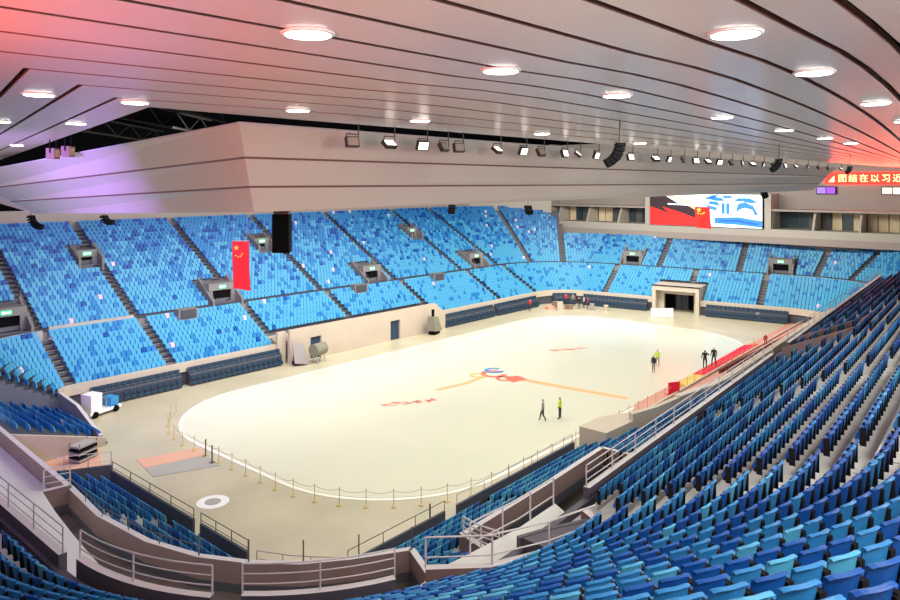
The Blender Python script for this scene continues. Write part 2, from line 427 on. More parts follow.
# end stand
PORT = (10.6, 17.0)
def endlowskip(t, R, x, y, k): return PORT[0] - .3 < t < PORT[1] + .3 and R < 4.9
def endupskip(t, R, x, y, k): return (abs(t - 4.8) < 1.8 or abs(t - 26) < 1.8) and R < 11.9
terrace('seating_terrace', endS, 0, PORT[0], FLOW, base=.8, label='stepped lower terrace of the end stand left of the big portal')
terrace('seating_terrace', endS, PORT[1], 28, FLOW, base=.8, label='stepped lower terrace of the end stand right of the big portal')
terrace('seating_terrace', endS, PORT[0], PORT[1], FLOW[5:], base=3.0, label='stepped lower terrace above the big portal')
terrace('seating_terrace', endS, 0, 28, FUP[:12], base=4.9, label='stepped upper terrace of the end stand')
terrace('seating_terrace', endA, 9.4, -80, FLOW, base=.3, label='stepped lower terrace of the near right corner')
terrace('seating_terrace', endA, 9.4, -80, FUP[:12], base=4.9, label='stepped upper terrace of the near right corner')
put_rows(endS, 0, 3.2, FLOW, gap0=0, mix=fmix_low); put_rows(endS, 3.2, 15.0, FLOW, mix=fmix_low, skip=endlowskip)
put_rows(endS, 15.0, 24.5, FLOW, mix=fmix_low, skip=endlowskip); put_rows(endS, 24.5, 28, FLOW, gap1=0, mix=fmix_low)
put_rows(endA, 9.4, -75, FLOW, gap0=0, mix=fmix_low)
stairs(endS, 3.2, 1.0, FLOW); stairs(endS, 15.0, 1.0, FLOW[5:]); stairs(endS, 24.5, 1.0, FLOW)
EU = FUP[:11]
put_rows(endS, 0, 9.2, EU, gap0=0, mix=fmix_up, skip=endupskip); put_rows(endS, 9.2, 20.6, EU, mix=fmix_up)
put_rows(endS, 20.6, 28, EU, gap1=0, mix=fmix_up, skip=endupskip); put_rows(endA, 9.4, -2, EU, gap0=0, mix=fmix_up, skip=None)
put_rows(endA, -2, -22, EU, mix=fmix_up); put_rows(endA, -22, -80, EU, mix=fmix_up)
for t in (9.2, 20.6): stairs(endS, t, 1.0, EU)
stairs(endA, -2, 1.0, EU); stairs(endA, -22, 1.0, EU)
# far left corner and left stand far part
terrace('seating_terrace', cornA, 90, 180, FLOW, base=.8, label='stepped lower terrace of the far left corner')
put_rows(cornA, 90, 180, FLOW, gap1=.1, mix=(.02, .12))
terrace('seating_terrace', fleftS, 0, 8.5, [(1.7 + .75 * k, .15 + .27 * k) for k in range(8)], base=0, label='stepped lower terrace of the left end beyond the floor entrance')
put_rows(fleftS, 0, 8.5, [(1.7 + .75 * k, .15 + .27 * k) for k in range(8)], gap0=.1, gap1=.2, mix=(.1, .5))
terrace('seating_terrace', cornA, 90, 180, FUP, base=4.7, label='stepped upper terrace of the far left corner')
# concourse slabs and parapets
def ringband(name, seg, t0, t1, R0, R1, z0, z1, m, label=None, n=None, mi=0):
    mb = MB(); n = n or (1 if not isinstance(seg, Arc) else max(2, int(abs(t1 - t0) / 5)))
    ts = [t0 + (t1 - t0) * i / n for i in range(n + 1)]
    for i in range(n):
        a0 = seg.at(ts[i], R0)[0]; a1 = seg.at(ts[i + 1], R0)[0]; b0 = seg.at(ts[i], R1)[0]; b1 = seg.at(ts[i + 1], R1)[0]
        mb.hexa([(*a0, z0), (*b0, z0), (*b1, z0), (*a1, z0), (*a0, z1), (*b0, z1), (*b1, z1), (*a1, z1)])
    return struct(mb.build(name, m), label)
for seg, t0, t1 in ((farS, -32.9, 32.5), (farA, 90, 9.4), (endS, 0, 28), (endA, 9.4, -80), (cornA, 90, 180)):
    ringband('concourse_floor', seg, t0, t1, 7.5, 8.65, 4.4, 4.7, 'grey')
    ringband('trim_2', seg, t0, t1, 8.5, 8.62, 4.7, 5.45, 'dark')
    ringband('trim_3', seg, t0, t1, 7.5, 7.6, 4.7, 5.3, 'grey')
for seg, t0, t1 in ((farS, -32.9, -13.2), (farS, 10.6, 32.5), (farA, 90, 9.4), (endS, 0, PORT[0]), (endS, PORT[1], 28), (cornA, 90, 180)):
    ringband('trim_4', seg, t0, t1, 1.0, 1.4, 1.2, 2.0, 'cream', 'cream front parapet of the lower stand')
ringband('trim_4', endA, 9.4, -40, 1.0, 1.4, 1.2, 2.0, 'cream', 'cream front parapet of the lower stand')
ringband('trim_5', farS, -32.4, -25.0, 7.35, 7.5, 4.6, 5.75, 'concourse', 'pale concourse wall above the lower block at the left')
ringband('trim_5', cornA, 90, 160, 7.35, 7.5, 4.6, 5.5, 'concourse')
ringband('trim_5', endS, 25.2, 28, 7.35, 7.5, 4.5, 5.5, 'concourse'); ringband('trim_5', endA, 9.4, -60, 7.35, 7.5, 4.5, 5.5, 'concourse')
# beige wall between the two far banks, with the two dark doors
mb = MB()
for x0, x1, z0 in ((-12.6, -10.05, 0), (-10.05, -8.65, 2.25), (-8.65, 1.35, 0), (1.35, 2.9, 2.25), (2.9, 8.95, 0)): mb.box(x0, x1, 18.6, 19.0, z0, 3.35)
mb.hexa([(8.95, 18.6, 0), (10.8, 18.6, 0), (10.8, 19, 0), (8.95, 19, 0), (8.95, 18.6, 3.35), (10.8, 18.6, 2), (10.8, 19, 2), (8.95, 19, 3.35)])
mb.box(-12.6, 8.95, 19.0, 20.8, 2.3, 2.6); mb.box(-13.6, -12.6, 19.3, 19.6, 0, 3.2)
mb.box(-13.4, 10.6, 21.5, 21.8, 0, 2.4)
struct(mb.build('wall_far', 'beige'), 'beige wall under the far stand between the seat banks')
for i, (x0, x1) in enumerate(((-10.05, -8.65), (1.35, 2.9))):
    mb = MB(); mb.box(x0, x1, 18.85, 18.95, 0, 2.25, 0); mb.box(x0 + .6, x0 + .66, 18.82, 18.85, .1, 2.2, 1)
    struct(mb.build('door_%d' % (i + 1), ['teal', 'dark']), 'dark door in the beige wall under the far stand')
# solid under the lower stands behind the folded banks
for seg, t0, t1 in ((farS, -32.9, -13.2), (farS, 10.6, 32.5), (farA, 90, 9.4), (endS, 0, PORT[0]), (endS, PORT[1], 28), (endA, 9.4, -60), (cornA, 90, 180)):
    ringband('trim_6', seg, t0, t1, 1.15, 1.3, 0, 1.3, 'dark')
# folded telescopic seat banks
def folded_bank(seg, t0, t1, label, n=6):
    t = empty('folded_seat_bank', (*seg.at((t0 + t1) / 2, .6)[0], 0), label=label, cat='seating', group='folded telescopic seat banks under the parapet')
    o = t.location
    fr = MB(); se = MB()
    Ltot = abs(t1 - t0) * seg.arc(.5); sg = 1 if t1 > t0 else -1
    nn = 1 if not isinstance(seg, Arc) else max(3, int(abs(t1 - t0) / 8))
    for q in range(nn):
        ta, tb = t0 + (t1 - t0) * q / nn, t0 + (t1 - t0) * (q + 1) / nn
        a0 = seg.at(ta, .35)[0]; a1 = seg.at(tb, .35)[0]; b0 = seg.at(ta, 1.1)[0]; b1 = seg.at(tb, 1.1)[0]
        fr.hexa([(*a0, 0), (*a1, 0), (*b1, 0), (*b0, 0), (*a0, 1.0), (*a1, 1.0), (*b1, 1.62), (*b0, 1.62)])
    cnt = int(Ltot / .55)
    for k in range(4):
        for i in range(cnt):
            tt = t0 + sg * (i + .5) * (Ltot / cnt) / seg.arc(.5)
            p, nv = seg.at(tt, .12 + .18 * k); d = (-nv[1], nv[0])
            se.obox(p, d, nv, -.22, .22, -.04, .05, .16 + .38 * k, .48 + .38 * k)
    for mbx, nm, mm in ((fr, 'frame', 'dark'), (se, 'folded_seats', 'teal')):
        mbx.v = [(x - o.x, y - o.y, z) for x, y, z in mbx.v]
        ob = mbx.build(nm, mm, t)
        if nm == 'folded_seats': ob['kind'] = 'stuff'
folded_bank(farS, -31.6, -24.0, 'dark folded seat bank under the leftmost far parapet, behind the small cart')
folded_bank(farS, -23.2, -13.4, 'dark folded seat bank under the far parapet left of the beige wall')
folded_bank(farS, 10.9, 21.2, 'dark folded seat bank under the far parapet just right of the beige wall')
folded_bank(farS, 21.8, 31.5, 'dark folded seat bank under the far parapet ending at the far right corner')
folded_bank(farA, 60, 20, 'dark folded seat bank curving round the far right corner')
folded_bank(endS, .2, PORT[0] - .8, 'dark folded seat bank left of the big end portal')
folded_bank(endS, PORT[1] + .8, 28, 'dark folded seat bank right of the big end portal')
# big portal in the end stand
def frame_at(seg, t, R):
    p, n = seg.at(t, R); return p, (n[1], -n[0]), n
p, d, n = frame_at(endS, (PORT[0] + PORT[1]) / 2, 0); d = endS.d
hw = (PORT[1] - PORT[0]) / 2
t = empty('entrance_portal', (0, 0, 0), label='big cream floor level entrance portal in the middle of the end stand', cat='portal')
mb = MB()
mb.obox(p, d, n, -hw, -hw + .5, .2, 4.6, 0, 3.1); mb.obox(p, d, n, hw - .5, hw, .2, 4.6, 0, 3.1)
mb.obox(p, d, n, -hw, hw, .2, 4.6, 3.1, 3.75); mb.obox(p, d, n, -hw + .5, -hw + 1.3, 1.6, 2.2, 0, 3.1); mb.obox(p, d, n, hw - 1.0, hw - .5, 1.6, 2.2, 0, 3.1)
mb.obox(p, d, n, -hw + 1.3, hw - 1, 1.6, 2.2, 2.5, 3.1)
mb.build('surround', 'cream', t)
mb = MB(); mb.obox(p, d, n, -hw - .1, hw + .1, .1, .35, 3.75, 3.85); mb.obox(p, d, n, -hw + .4, hw - .4, 4.2, 4.5, 0, 2.5); mb.build('dark_opening', 'black', t)
for s in (-.45, .45):
    mb = MB(); mb.obox(p, d, n, s - .42, s + .42, 4.0, 4.1, 0, 2.2, 0); mb.obox(p, d, n, s - .10, s + .10, 3.97, 4.0, 1.1, 1.8, 1); mb.build('door_leaf', ['dark', 'glass'], t)
# ------------------------------------------------------------------ exit portals
def vomitory(seg, tt, R, z, w, h, label, depth=3.2, low=True):
    p, nn = seg.at(tt, R); rz = math.atan2(nn[1], nn[0]) - PI / 2
    t = empty('exit_portal', (p[0], p[1], z), rz, label=label, cat='exit', group='exit portals in the stands')
    hw = w / 2
    for s in (-1, 1):
        mb = MB(); x0, x1 = (-hw, -hw + .22) if s < 0 else (hw - .22, hw)
        mb.hexa([(x0, 0, -.3), (x1, 0, -.3), (x1, depth, -.3), (x0, depth, -.3), (x0, 0, 1.0 if low else 1.3), (x1, 0, 1.0 if low else 1.3), (x1, depth, h + .6), (x0, depth, h + .6)])
        mb.build('side_wall', 'grey', t)
    mb = MB(); mb.box(-hw + .22, hw - .22, 1.2, depth, h - .75, h, 0); mb.box(-hw + .22, -hw + .7, 1.25, 1.45, -.2, h - .7, 0); mb.box(hw - .7, hw - .22, 1.25, 1.45, -.2, h - .7, 0); mb.build('lintel', 'grey', t)
    mb = MB(); mb.box(-hw + .22, hw - .22, 1.5, 1.6, -.2, h - .7, 0); mb.build('dark_opening', 'black', t)
    mb = MB(); mb.box(-.42, .42, 1.14, 1.2, h - .58, h - .22, 0); sg = mb.build('exit_sign', 'green', t); sg['label'] = 'green lit exit sign'
    mb = MB(); mb.box(-.32, -.08, 1.12, 1.14, h - .5, h - .3, 0); mb.box(.0, .34, 1.12, 1.14, h - .45, h - .35, 0); mb.build('sign_mark', 'signw', sg)
    for s in (-1, 1):
        mb = MB()
        for a in range(3):
            y = .1 + a * depth * .45; zz = (1.0 if low else 1.3) + (h - .4) * y / depth
            mb.tube((s * (hw - .1), y, zz), (s * (hw - .1), y, zz + .5), .02)
        mb.tube((s * (hw - .1), .1, 1.5 if low else 1.8), (s * (hw - .1), depth, h + 1.1), .022)
        mb.build('handrail', 'rail', t)
nm = ['leftmost exit portal of the far concourse, cut by the picture edge', 'exit portal on the far concourse right behind the hanging red flag', 'exit portal on the far concourse, middle one of three above the beige wall', 'exit portal on the far concourse nearest the far right corner']
for v, l in zip(VOMLOW, nm): vomitory(farS, v, 8.4, 4.75, 3.6, 2.7, l)
nm = ['small exit portal high in the far upper stand at the left', 'small exit portal high in the far stand beside the hanging black speaker box', 'small exit portal high in the far stand, rightmost of the high ones']
for (v, r), l in zip(VOMUP, nm): vomitory(farS, v, r, 5.0 + (r - 8.9) * .572, 2.5, 2.1, l, 2.6, False)
vomitory(endS, 4.8, 8.4, 4.75, 3.4, 2.7, 'exit portal in the end stand left of the big screen axis')
vomitory(endS, 26, 8.4, 4.75, 3.4, 2.7, 'exit portal in the end stand at the right, above the pale concourse wall')
# small dark hatches in the far concourse band
for x in (-20.0, 2.6, 16.8):
    mb = MB(); c = (x, 25.4, 4.6)
    for q in ((-.9, -.1, 0, .7), (-.7, -.55, 0, .4)): pass
    mb.box(x - 1.0, x + 1.0, 25.0, 26.0, 4.6, 5.75, 0); mb.box(x - .8, x + .8, 24.9, 25.0, 4.9, 5.7, 1)
    tag(mb.build('camera_platform', ['grey', 'dark']), 'small dark camera box in the far concourse rail, %s of three from the left' % {-20.0: 'first', 2.6: 'second', 16.8: 'third'}[x], 'platform')
# ------------------------------------------------------------------ walls and roof of the hall
mb = MB(); mb.box(-80, 60, 42.6, 43.2, 15.2, 25, 0); mb.box(-80, -36, 42.4, 43.2, 12.9, 15.2, 1); mb.box(-36, 60, 42.4, 43.2, 12.9, 15.2, 2); struct(mb.build('wall_back', ['roofblack', 'white', 'suite']), 'pale wall behind the far stand')
mb = MB(); mb.box(-90, 75, -75, 60, 25, 25.3); struct(mb.build('roof_deck', 'roofblack'), 'black roof deck above the hung ceiling')
# ------------------------------------------------------------------ end wall with suites, screen, banner
YE0, YE1 = -30, 31
mb = MB()
mb.box(53, 60, YE0, YE1, 10.3, 11.4, 0)           # slab edge
mb.box(53, 60, YE0, YE1, 9.3, 10.3, 1)
mb.box(56.5, 57, YE0, YE1, 14.0, 25, 1)
mb.box(60, 60.4, YE0, YE1, 9, 25, 1)
mb.box(53.2, 57, YE0, YE1, 14.0, 14.3, 1)
mb.box(55.5, 56, YE0, 31.5, 4, 9.4, 1)
mb.box(53.3, 60.4, 31.0, 31.4, 4, 25, 1)
mb.box(60.0, 60.4, 31.4, 43.2, 4, 25, 1)
struct(mb.build('wall_right', ['suite_l', 'suite']), 'beige end wall with its row of viewing suites')
mb = MB(); mb.wall([(53.3, 30.9), (47.5, 37.7), (44, 42.8)], 8.5, 22, .5); struct(mb.build('wall_corner', 'suite_l'), 'pale slanted corner wall above the far stand')
fins = [29.5, 23.6, 17.6, 12.4, -7.0, -12.6, -18.4, -24]
for i, y in enumerate(fins):
    mb = MB(); mb.hexa([(53.3, y - .15, 11.4), (57, y - .15, 11.4), (57, y + .15, 11.4), (53.3, y + .15, 11.4), (54.6, y - .15, 14.2), (57, y - .15, 14.2), (57, y + .15, 14.2), (54.6, y + .15, 14.2)])
    struct(mb.build('trim_7', 'suite_l'), 'slanted cream fin between two suites')
wi = 0
for (a, b) in ((29.3, 23.8), (23.4, 17.8), (17.4, 12.6), (-7.2, -12.4), (-12.8, -18.2), (-18.6, -23.8)):
    wi += 1; t = struct(empty('window_%d' % wi, (57.2, (a + b) / 2, 11.4)), 'suite window behind the cream slab'); L = a - b
    mb = MB(); mb.box(.0, .1, -L / 2, L / 2, 0, 2.6); mb.build('pane', 'glass', t)
    pat = {1: (1, 0, 2, 0), 2: (1, 1, 2, 1), 3: (0, 2, 0, 1), 4: (0, 0, 0, 2), 5: (2, 1, 0, 1), 6: (1, 1, 1, 0)}[wi]
    for q, c in enumerate(pat):
        if not c: continue
        y0 = L / 2 - L * (q + 1) / 4; cm = MB(); w = L / 4 - .12; m_ = 8
        A = [(-.12 + .06 * (k % 2), y0 + .06 + w * k / m_, 0) for k in range(m_ + 1)]
        cm.quadstrip(A, [(x, y, 2.6) for x, y, z in A]); cm.quadstrip([(x + .03, y, z) for x, y, z in A], [(x + .03, y, 2.6) for x, y, z in A], 0, True)
        cm.build('curtain', 'curtain' if c == 1 else 'curtain_d', t)
    mb = MB()
    for q in range(5): mb.box(-.02, .0, -L / 2 + L * q / 4 - .04, -L / 2 + L * q / 4 + .04, 0, 2.6)
    mb.build('mullion', 'dark', t)
# piers beside the screen
mb = MB(); mb.box(52.9, 56.5, 11.7, 12.5, 11.4, 16.5); mb.box(52.9, 56.5, -7.1, -6.2, 11.4, 16.5); struct(mb.build('trim_8', 'suite_l'), 'white piers beside the big screen')
# LED screen
sc = empty('led_screen', (52.8, 2.8, 11.45), label='big lit screen on the end wall, red and black left, white and blue right', cat='screen')
SW, SH = 17.4, 4.9
mb = MB(); mb.box(.0, .5, -SW / 2 - .1, SW / 2 + .1, -.1, SH + .1); mb.build('frame', 'dark', sc)
def em(name, c, s): return mat(name, c, emit=s)
SM = [em('led_white', (.78, .95, 1), 1.3), em('led_black', (.03, .012, .015), .6), em('led_red', (.9, .012, .01), 1.3), em('led_orange', (1, .45, .3), 1.1), em('led_blue', (.02, .15, .75), 1.2), em('led_navy', (.01, .08, .42), 1.0), em('led_pink', (1, .6, .62), 1.1)]
mb = MB()
def sp(pts, mi, lay): mb.poly([(-.01 - .012 * lay, SW / 2 - u * SW, (1 - v) * SH) for u, v in pts][::-1], mi)
sp([(0, 0), (1, 0), (1, 1), (0, 1)], 0, 0)
sp([(0, .05), (.15, .06), (.27, .30), (.42, .42), (.50, .62), (.55, .80), (.50, 1), (0, 1)], 1, 1)
sp([(.14, .02), (.30, .10), (.40, .22), (.50, .50), (.48, .60), (.36, .36), (.26, .22)], 3, 2)
sp([(0, .42), (.12, .55), (.22, .70), (.38, 1), (0, 1)], 2, 3); sp([(.12, .42), (.30, .60), (.48, .82), (.46, 1), (.38, 1), (.2, .68)], 2, 2)
sp([(.17, .30), (.38, .34), (.38, .36), (.17, .34)], 0, 3)
sp([(.50, .18), (.58, .02), (.64, .0), (.60, .10)], 4, 2); sp([(.54, .30), (.56, .20), (.62, .22), (.66, .36)], 4, 2)
for u in (.66, .70): sp([(u, .26), (u + .03, .26), (u + .03, .60), (u, .60)], 4, 3)
sp([(.64, .18), (.76, .18), (.77, .24), (.63, .24)], 6, 2)
sp([(.78, .58), (.80, .28), (.86, .22), (.93, .34), (.97, .60), (.94, .62), (.92, .46), (.86, .40), (.81, .46)], 4, 2); sp([(.82, .52), (.85, .42), (.90, .44), (.91, .56)], 0, 4)
sp([(.50, .10), (.58, .06), (.66, .10), (.70, .22), (.60, .20)], 4, 2); sp([(.76, .22), (.80, .10), (.90, .10), (.97, .24), (.90, .26), (.84, .2)], 4, 2); sp([(.60, .72), (.80, .68), (1, .78), (1, .98), (.80, .92), (.60, .90)], 4, 2); sp([(.64, .80), (.80, .77), (.96, .86), (.96, .91), (.8, .83), (.64, .84)], 5, 3)
sp([(.62, .62), (.8, .60), (1, .70), (1, .73), (.8, .64), (.62, .66)], 6, 2); sp([(.52, .30), (.62, .40), (.62, .50), (.55, .46)], 4, 3); sp([(.66, .04), (.74, .02), (.76, .10), (.68, .12)], 4, 3)
pic = mb.build('screen_picture', SM, sc)
# red LED ribbon with yellow characters, running round the back of the right hand stand
rb = empty('led_ribbon', (56.3, -14.2, 17.9), label='red lit ribbon board with yellow characters high on the end wall', cat='sign')
mb = MB(); mb.box(-.1, .15, -13.5, 0, .0, 1.7, 0); mb.hexa([(-.1, 0, .2), (.15, 0, .2), (.15, .9, .1), (-.1, .9, .1), (-.1, 0, 1.6), (.15, 0, 1.6), (.15, .5, 1.3), (-.1, .5, 1.3)]); mb.build('board', 'redled', rb)
def text_mesh(s, size, m, parent, name='characters'):
    cu = bpy.data.curves.new('t', 'FONT'); cu.body = s; cu.size = size; cu.extrude = .01; cu.align_x = 'LEFT'; cu.space_character = 1.32
    o = bpy.data.objects.new('t', cu); COL.objects.link(o); dg = bpy.context.evaluated_depsgraph_get(); dg.update()
    me = bpy.data.meshes.new_from_object(o.evaluated_get(dg)); bpy.data.objects.remove(o); me.materials.clear(); me.materials.append(M[m])
    ob = bpy.data.objects.new(name, me); COL.objects.link(ob); ob.parent = parent; return ob
tx = text_mesh('团结在以习近平', 1.15, 'yelled', rb); tx.rotation_euler = (PI / 2, 0, -PI / 2); tx.location = (-.14, -.9, .45)
mb = MB(); mb.poly([(-.13, .3, .35), (-.13, -.45, .35), (-.13, -.45, 1.2)]); mb.build('corner_mark', 'yelled', rb)
# small screens under the ribbon
for (y, w, cols, lb) in ((-13.6, 2.6, ('led_p1', (.22, .05, .55)), 'small purple lit screen under the left end of the red ribbon'), (-21.8, 2.7, ('led_p2', (.75, .62, .55)), 'small pale lit panel under the red ribbon at the right')):
    mb = MB(); mb.box(56.1, 56.4, y - w / 2, y + w / 2, 16.5, 17.6, 0); mb.box(56.07, 56.1, y - w / 2 + .1, y - .05, 16.6, 17.5, 1); mb.box(56.07, 56.1, y + .05, y + w / 2 - .1, 16.6, 17.5, 2)
    tag(mb.build('wall_screen', ['black', em(cols[0], cols[1], 1.0), em(cols[0] + 'b', tuple(c * .6 + .1 for c in cols[1]), 1.0)]), lb, 'screen')
# ------------------------------------------------------------------ near right lower zone
mb = MB()
WB = [(-11.2, -17.9), (-8.7, -18.45), (-5.5, -18.7), (-.7, -19.4), (1.5, -19.5), (8, -19.2), (27, -18.3), (47, -17.5)]
mb.wall(WB, 0, 2.45, .35)
mb.prism([(-14.6, -15.9), (-12.0, -15.9), (-8.6, -17.6), (-8.6, -18.5), (-11.2, -18.1), (-14.6, -17.9)], 0, 2.0)
struct(mb.build('wall_near', 'beige'), 'beige wall in front of the near stand')
mb = MB(); mb.wall(WB[2:], 2.45, 2.58, .55); struct(mb.build('trim_9', 'cream'))
mb = MB(); mb.hexa([(-8, -18.2, 0), (46, -17.5, 0), (46, -14.0, 0), (-6.5, -15.4, 0), (-8, -18.2, .9), (46, -17.5, .9), (46, -14.0, .25), (-6.5, -15.4, .2)])
tag(mb.build('ramp', 'pink'), 'reddish sloping ramp along the foot of the near beige wall', 'ramp')
mb = MB(); mb.wall([(-6.5, -15.4), (14, -14.75), (46, -13.9)], 0, .42, .18); struct(mb.build('trim_9', 'cream'))
mb = MB(); mb.prism([(-2, -13.5), (44, -12.6), (46, -13.9), (-6, -15.3)], 0, .06); tag(mb.build('floor_strip', 'pink'), 'pinkish strip of floor between the ice and the ramp', 'flooring')
mb = MB(); mb.prism([(9.5, -13.4), (25.5, -12.7), (27.5, -13.9), (9.6, -14.75)], .06, .1); tag(mb.build('carpet', 'carpet'), 'bright red carpet beside the near edge of the ice', 'carpet')
mb = MB(); mb.prism([(5.6, -13.8), (9.3, -13.6), (9.5, -14.75), (5.2, -14.9)], .06, .3); tag(mb.build('crash_mat', 'yellow'), 'yellow mats heaped left of the red carpet', 'mat')
# maroon seats on the ramp
mb = MB()
for r in range(3):
    for i in range(48):
        x = 11 + i * .62; y = -15.6 - r * .75; z = .45 + r * .18
        mb.box(x - .25, x + .25, y - .06, y + .06, z - .25, z + .3)
tag(mb.build('ramp_seats', 'maroon'), 'rows of small maroon seats on the reddish ramp', 'seats', kind='stuff')
mb = MB(); mb.box(-.55, .55, -.05, .05, 0, 1.1, 0); mb.box(-.6, -.55, -.3, .3, 0, .1, 0); mb.box(.55, .6, -.3, .3, 0, .1, 0)
o = mb.build('sign_board', 'carpet'); o.location = (2.4, -14.9, .1); o.rotation_euler = (0, 0, -.5); tag(o, 'plain bright red board standing against the ramp', 'board')
# ------------------------------------------------------------------ near lower tier
terrace('seating_terrace', lowN, 0, 15.4, LNR[:5], base=0, label='stepped lower terrace of the near side in front of the pit')
terrace('seating_terrace', lowN, 15.4, 22.5, LNR, base=0, label='stepped lower terrace of the near side right of the pit')
terrace('seating_terrace', lowN, 22.5, 60, LNR[4:], base=0, label='stepped lower terrace behind the near beige wall')
lowmix = (.06, .5)
put_rows(lowN, 0.2, 9.0, LNR[:5], gap0=0, mix=lowmix); put_rows(lowN, 9.0, 15.4, LNR[:5], gap1=0, mix=lowmix)
put_rows(lowN, 15.4, 20.4, LNR, gap0=.1, gap1=0, mix=lowmix)
put_rows(lowN, 20.4, 22.5, LNR[3:], gap0=.0, gap1=0, mix=lowmix)
def lskip(t, R, x, y, k): return x > -6 + R * 1.6
put_rows(lowN, 22.5, 48, LNR[4:], gap0=0, mix=lowmix, skip=lskip)
stairs(lowN, 9.0, 1.1, LNR[:5], True)
terrace('seating_terrace', lowL, 0, 14.6, LLR, base=0, label='stepped lower terrace of the left end in front of the pit')
put_rows(lowL, .3, 6.3, LLR, gap0=.0, mix=lowmix); put_rows(lowL, 6.3, 14.6, LLR[:4], gap1=.2, mix=lowmix); put_rows(lowL, 6.3, 14.6, LLR[4:], gap1=.2, mix=lowmix)
stairs(lowL, 6.3, 1.1, LLR, True)
# corner infill slab
mb = MB(); mb.prism([(-37.3, -12), (-41.3, -12), (-40.2, -15.2), (-38.0, -17.8), (-34.6, -20.2), (-34.6, -16.1)], 0, .15); struct(mb.build('corner_floor', 'lgrey'))
# dark front walls of the near lower blocks with ledge, then rails
def rail(name, pts, h, step, label, m='rail', nr=3, r=.028, parent=None, z=0):
    t = empty(name, (*pts[0][:2], 0), label=label, cat='railing'); ox, oy = pts[0][:2]
    P3 = [(p[0] - ox, p[1] - oy, p[2]) for p in pts]
    # resample
    L = [0]
    for i in range(1, len(P3)): L.append(L[-1] + (Vector(P3[i]) - Vector(P3[i - 1])).length)
    def at(s):
        for i in range(1, len(P3)):
            if s <= L[i] + 1e-6:
                f = (s - L[i - 1]) / max(1e-6, L[i] - L[i - 1]); return Vector(P3[i - 1]).lerp(Vector(P3[i]), f)
        return Vector(P3[-1])
    n = max(1, round(L[-1] / step))
    for i in range(n + 1):
        p = at(L[-1] * i / n); mb = MB(); mb.tube(p, p + Vector((0, 0, h)), r * 1.1); mb.build('post', m, t)
    mb = MB()
    for q in range(nr):
        hh = h * (1 - q * .42 / max(1, nr - 1) * 1.6) if nr > 1 else h
        for i in range(1, len(P3)): mb.tube(Vector(P3[i - 1]) + Vector((0, 0, hh)), Vector(P3[i]) + Vector((0, 0, hh)), r if q == 0 else r * .8)
    mb.build('bars', m, t)
    return t
mb = MB()
mb.wall([(-37.2, 2.6), (-37.2, -6.9)], 0, 1.0, .14, 0); mb.wall([(-37.2, -7.6), (-37.2, -11.8)], 0, 1.0, .14, 0)
mb.wall([(-34.7, -15.95), (-28.0, -15.85)], 0, .95, .14, 0); mb.wall([(-27.0, -15.85), (-14.8, -15.6)], 0, .95, .14, 0)
struct(mb.build('wall_front', 'dark'), 'low dark wall in front of the near lower seats')
rail('railing', [(-37.2, 2.5, .98), (-37.2, -6.9, .98)], .55, 2.3, 'thin rail on the low dark wall of the left lower seats, far half', 'postdark', 2, .022)
rail('railing', [(-37.2, -7.6, .98), (-37.2, -11.8, .98)], .55, 1.5, 'thin rail on the low dark wall of the left lower seats, near half', 'postdark', 2, .022)
rail('railing', [(-37.0, -12.2, 0), (-36.2, -13.8, 0), (-34.9, -15.6, 0)], 1.1, 1.3, 'pale metal fence across the rounded corner by the floor', 'rail', 3, .025)
rail('railing', [(-34.7, -15.95, .93), (-28.0, -15.85, .93)], .55, 2.2, 'thin rail on the dark wall of the near lower seats, left of its gap', 'postdark', 1, .02)
rail('railing', [(-27.0, -15.85, .93), (-15, -15.6, .93)], .55, 2.4, 'thin rail on the dark wall of the near lower seats, right of its gap', 'rail', 1, .02)
# brown walls round the sunken pits: upper brown band on a dark wall
BL = [(-40.8, 12.5), (-41.0, 8), (-41.2, 4), (-41.5, -2.6), (-41.85, -6.8), (-41.5, -10.8), (-40.7, -13.6), (-39.6, -15.6), (-38.3, -17.2), (-36.7, -18.45), (-34.5, -19.8)]
BR = [(-32.2, -20.6), (-25.5, -20.4), (-18.9, -20.0)]
def brown(pts, z0, z1, label):
    mb = MB(); mb.wall(pts, z0 + .15, z1, .28, 0, 1); mb.wall(pts, .0, z0 + .15, .22, 2)
    return struct(mb.build('trim_10', ['brown', 'ledge', 'dark']), label)
brown(BL, 1.75, 2.8, 'long brown wall round the left pit'); brown(BR, 1.75, 2.8, 'brown wall of the right pit')
brown([(-34.5, -19.8), (-35.2, -21.2), (-36.2, -23.2)], 1.9, 2.8, 'brown cross wall at the bridging aisle, left side')
brown([(-32.2, -20.6), (-32.5, -21.8), (-32.9, -23.3)], 1.9, 2.9, 'brown cross wall at the bridging aisle, right side')
brown([(-18.9, -20.0), (-18.8, -21.6), (-18.9, -23.4)], 1.9, 2.8, 'brown cross wall at the right end of the pit')
brown([(-41.5, -2.6), (-42.8, -2.4)], 1.9, 2.95, 'brown cross wall at the left pit')
# seats on the bridge between the pits
bridge = dline((-34.5, -19.9), (math.cos(-.2), math.sin(-.2)), (-.35, -.94), 2.2)
BR_rows = [(.2 + .75 * k, 1.5 + .3 * k) for k in range(4)]
terrace('seating_terrace', bridge, 0, 2.3, BR_rows, base=0, label='stepped bridge between the two pits')
put_rows(bridge, 0.1, 1.9, BR_rows, gap0=0, gap1=0, mix=lowmix)
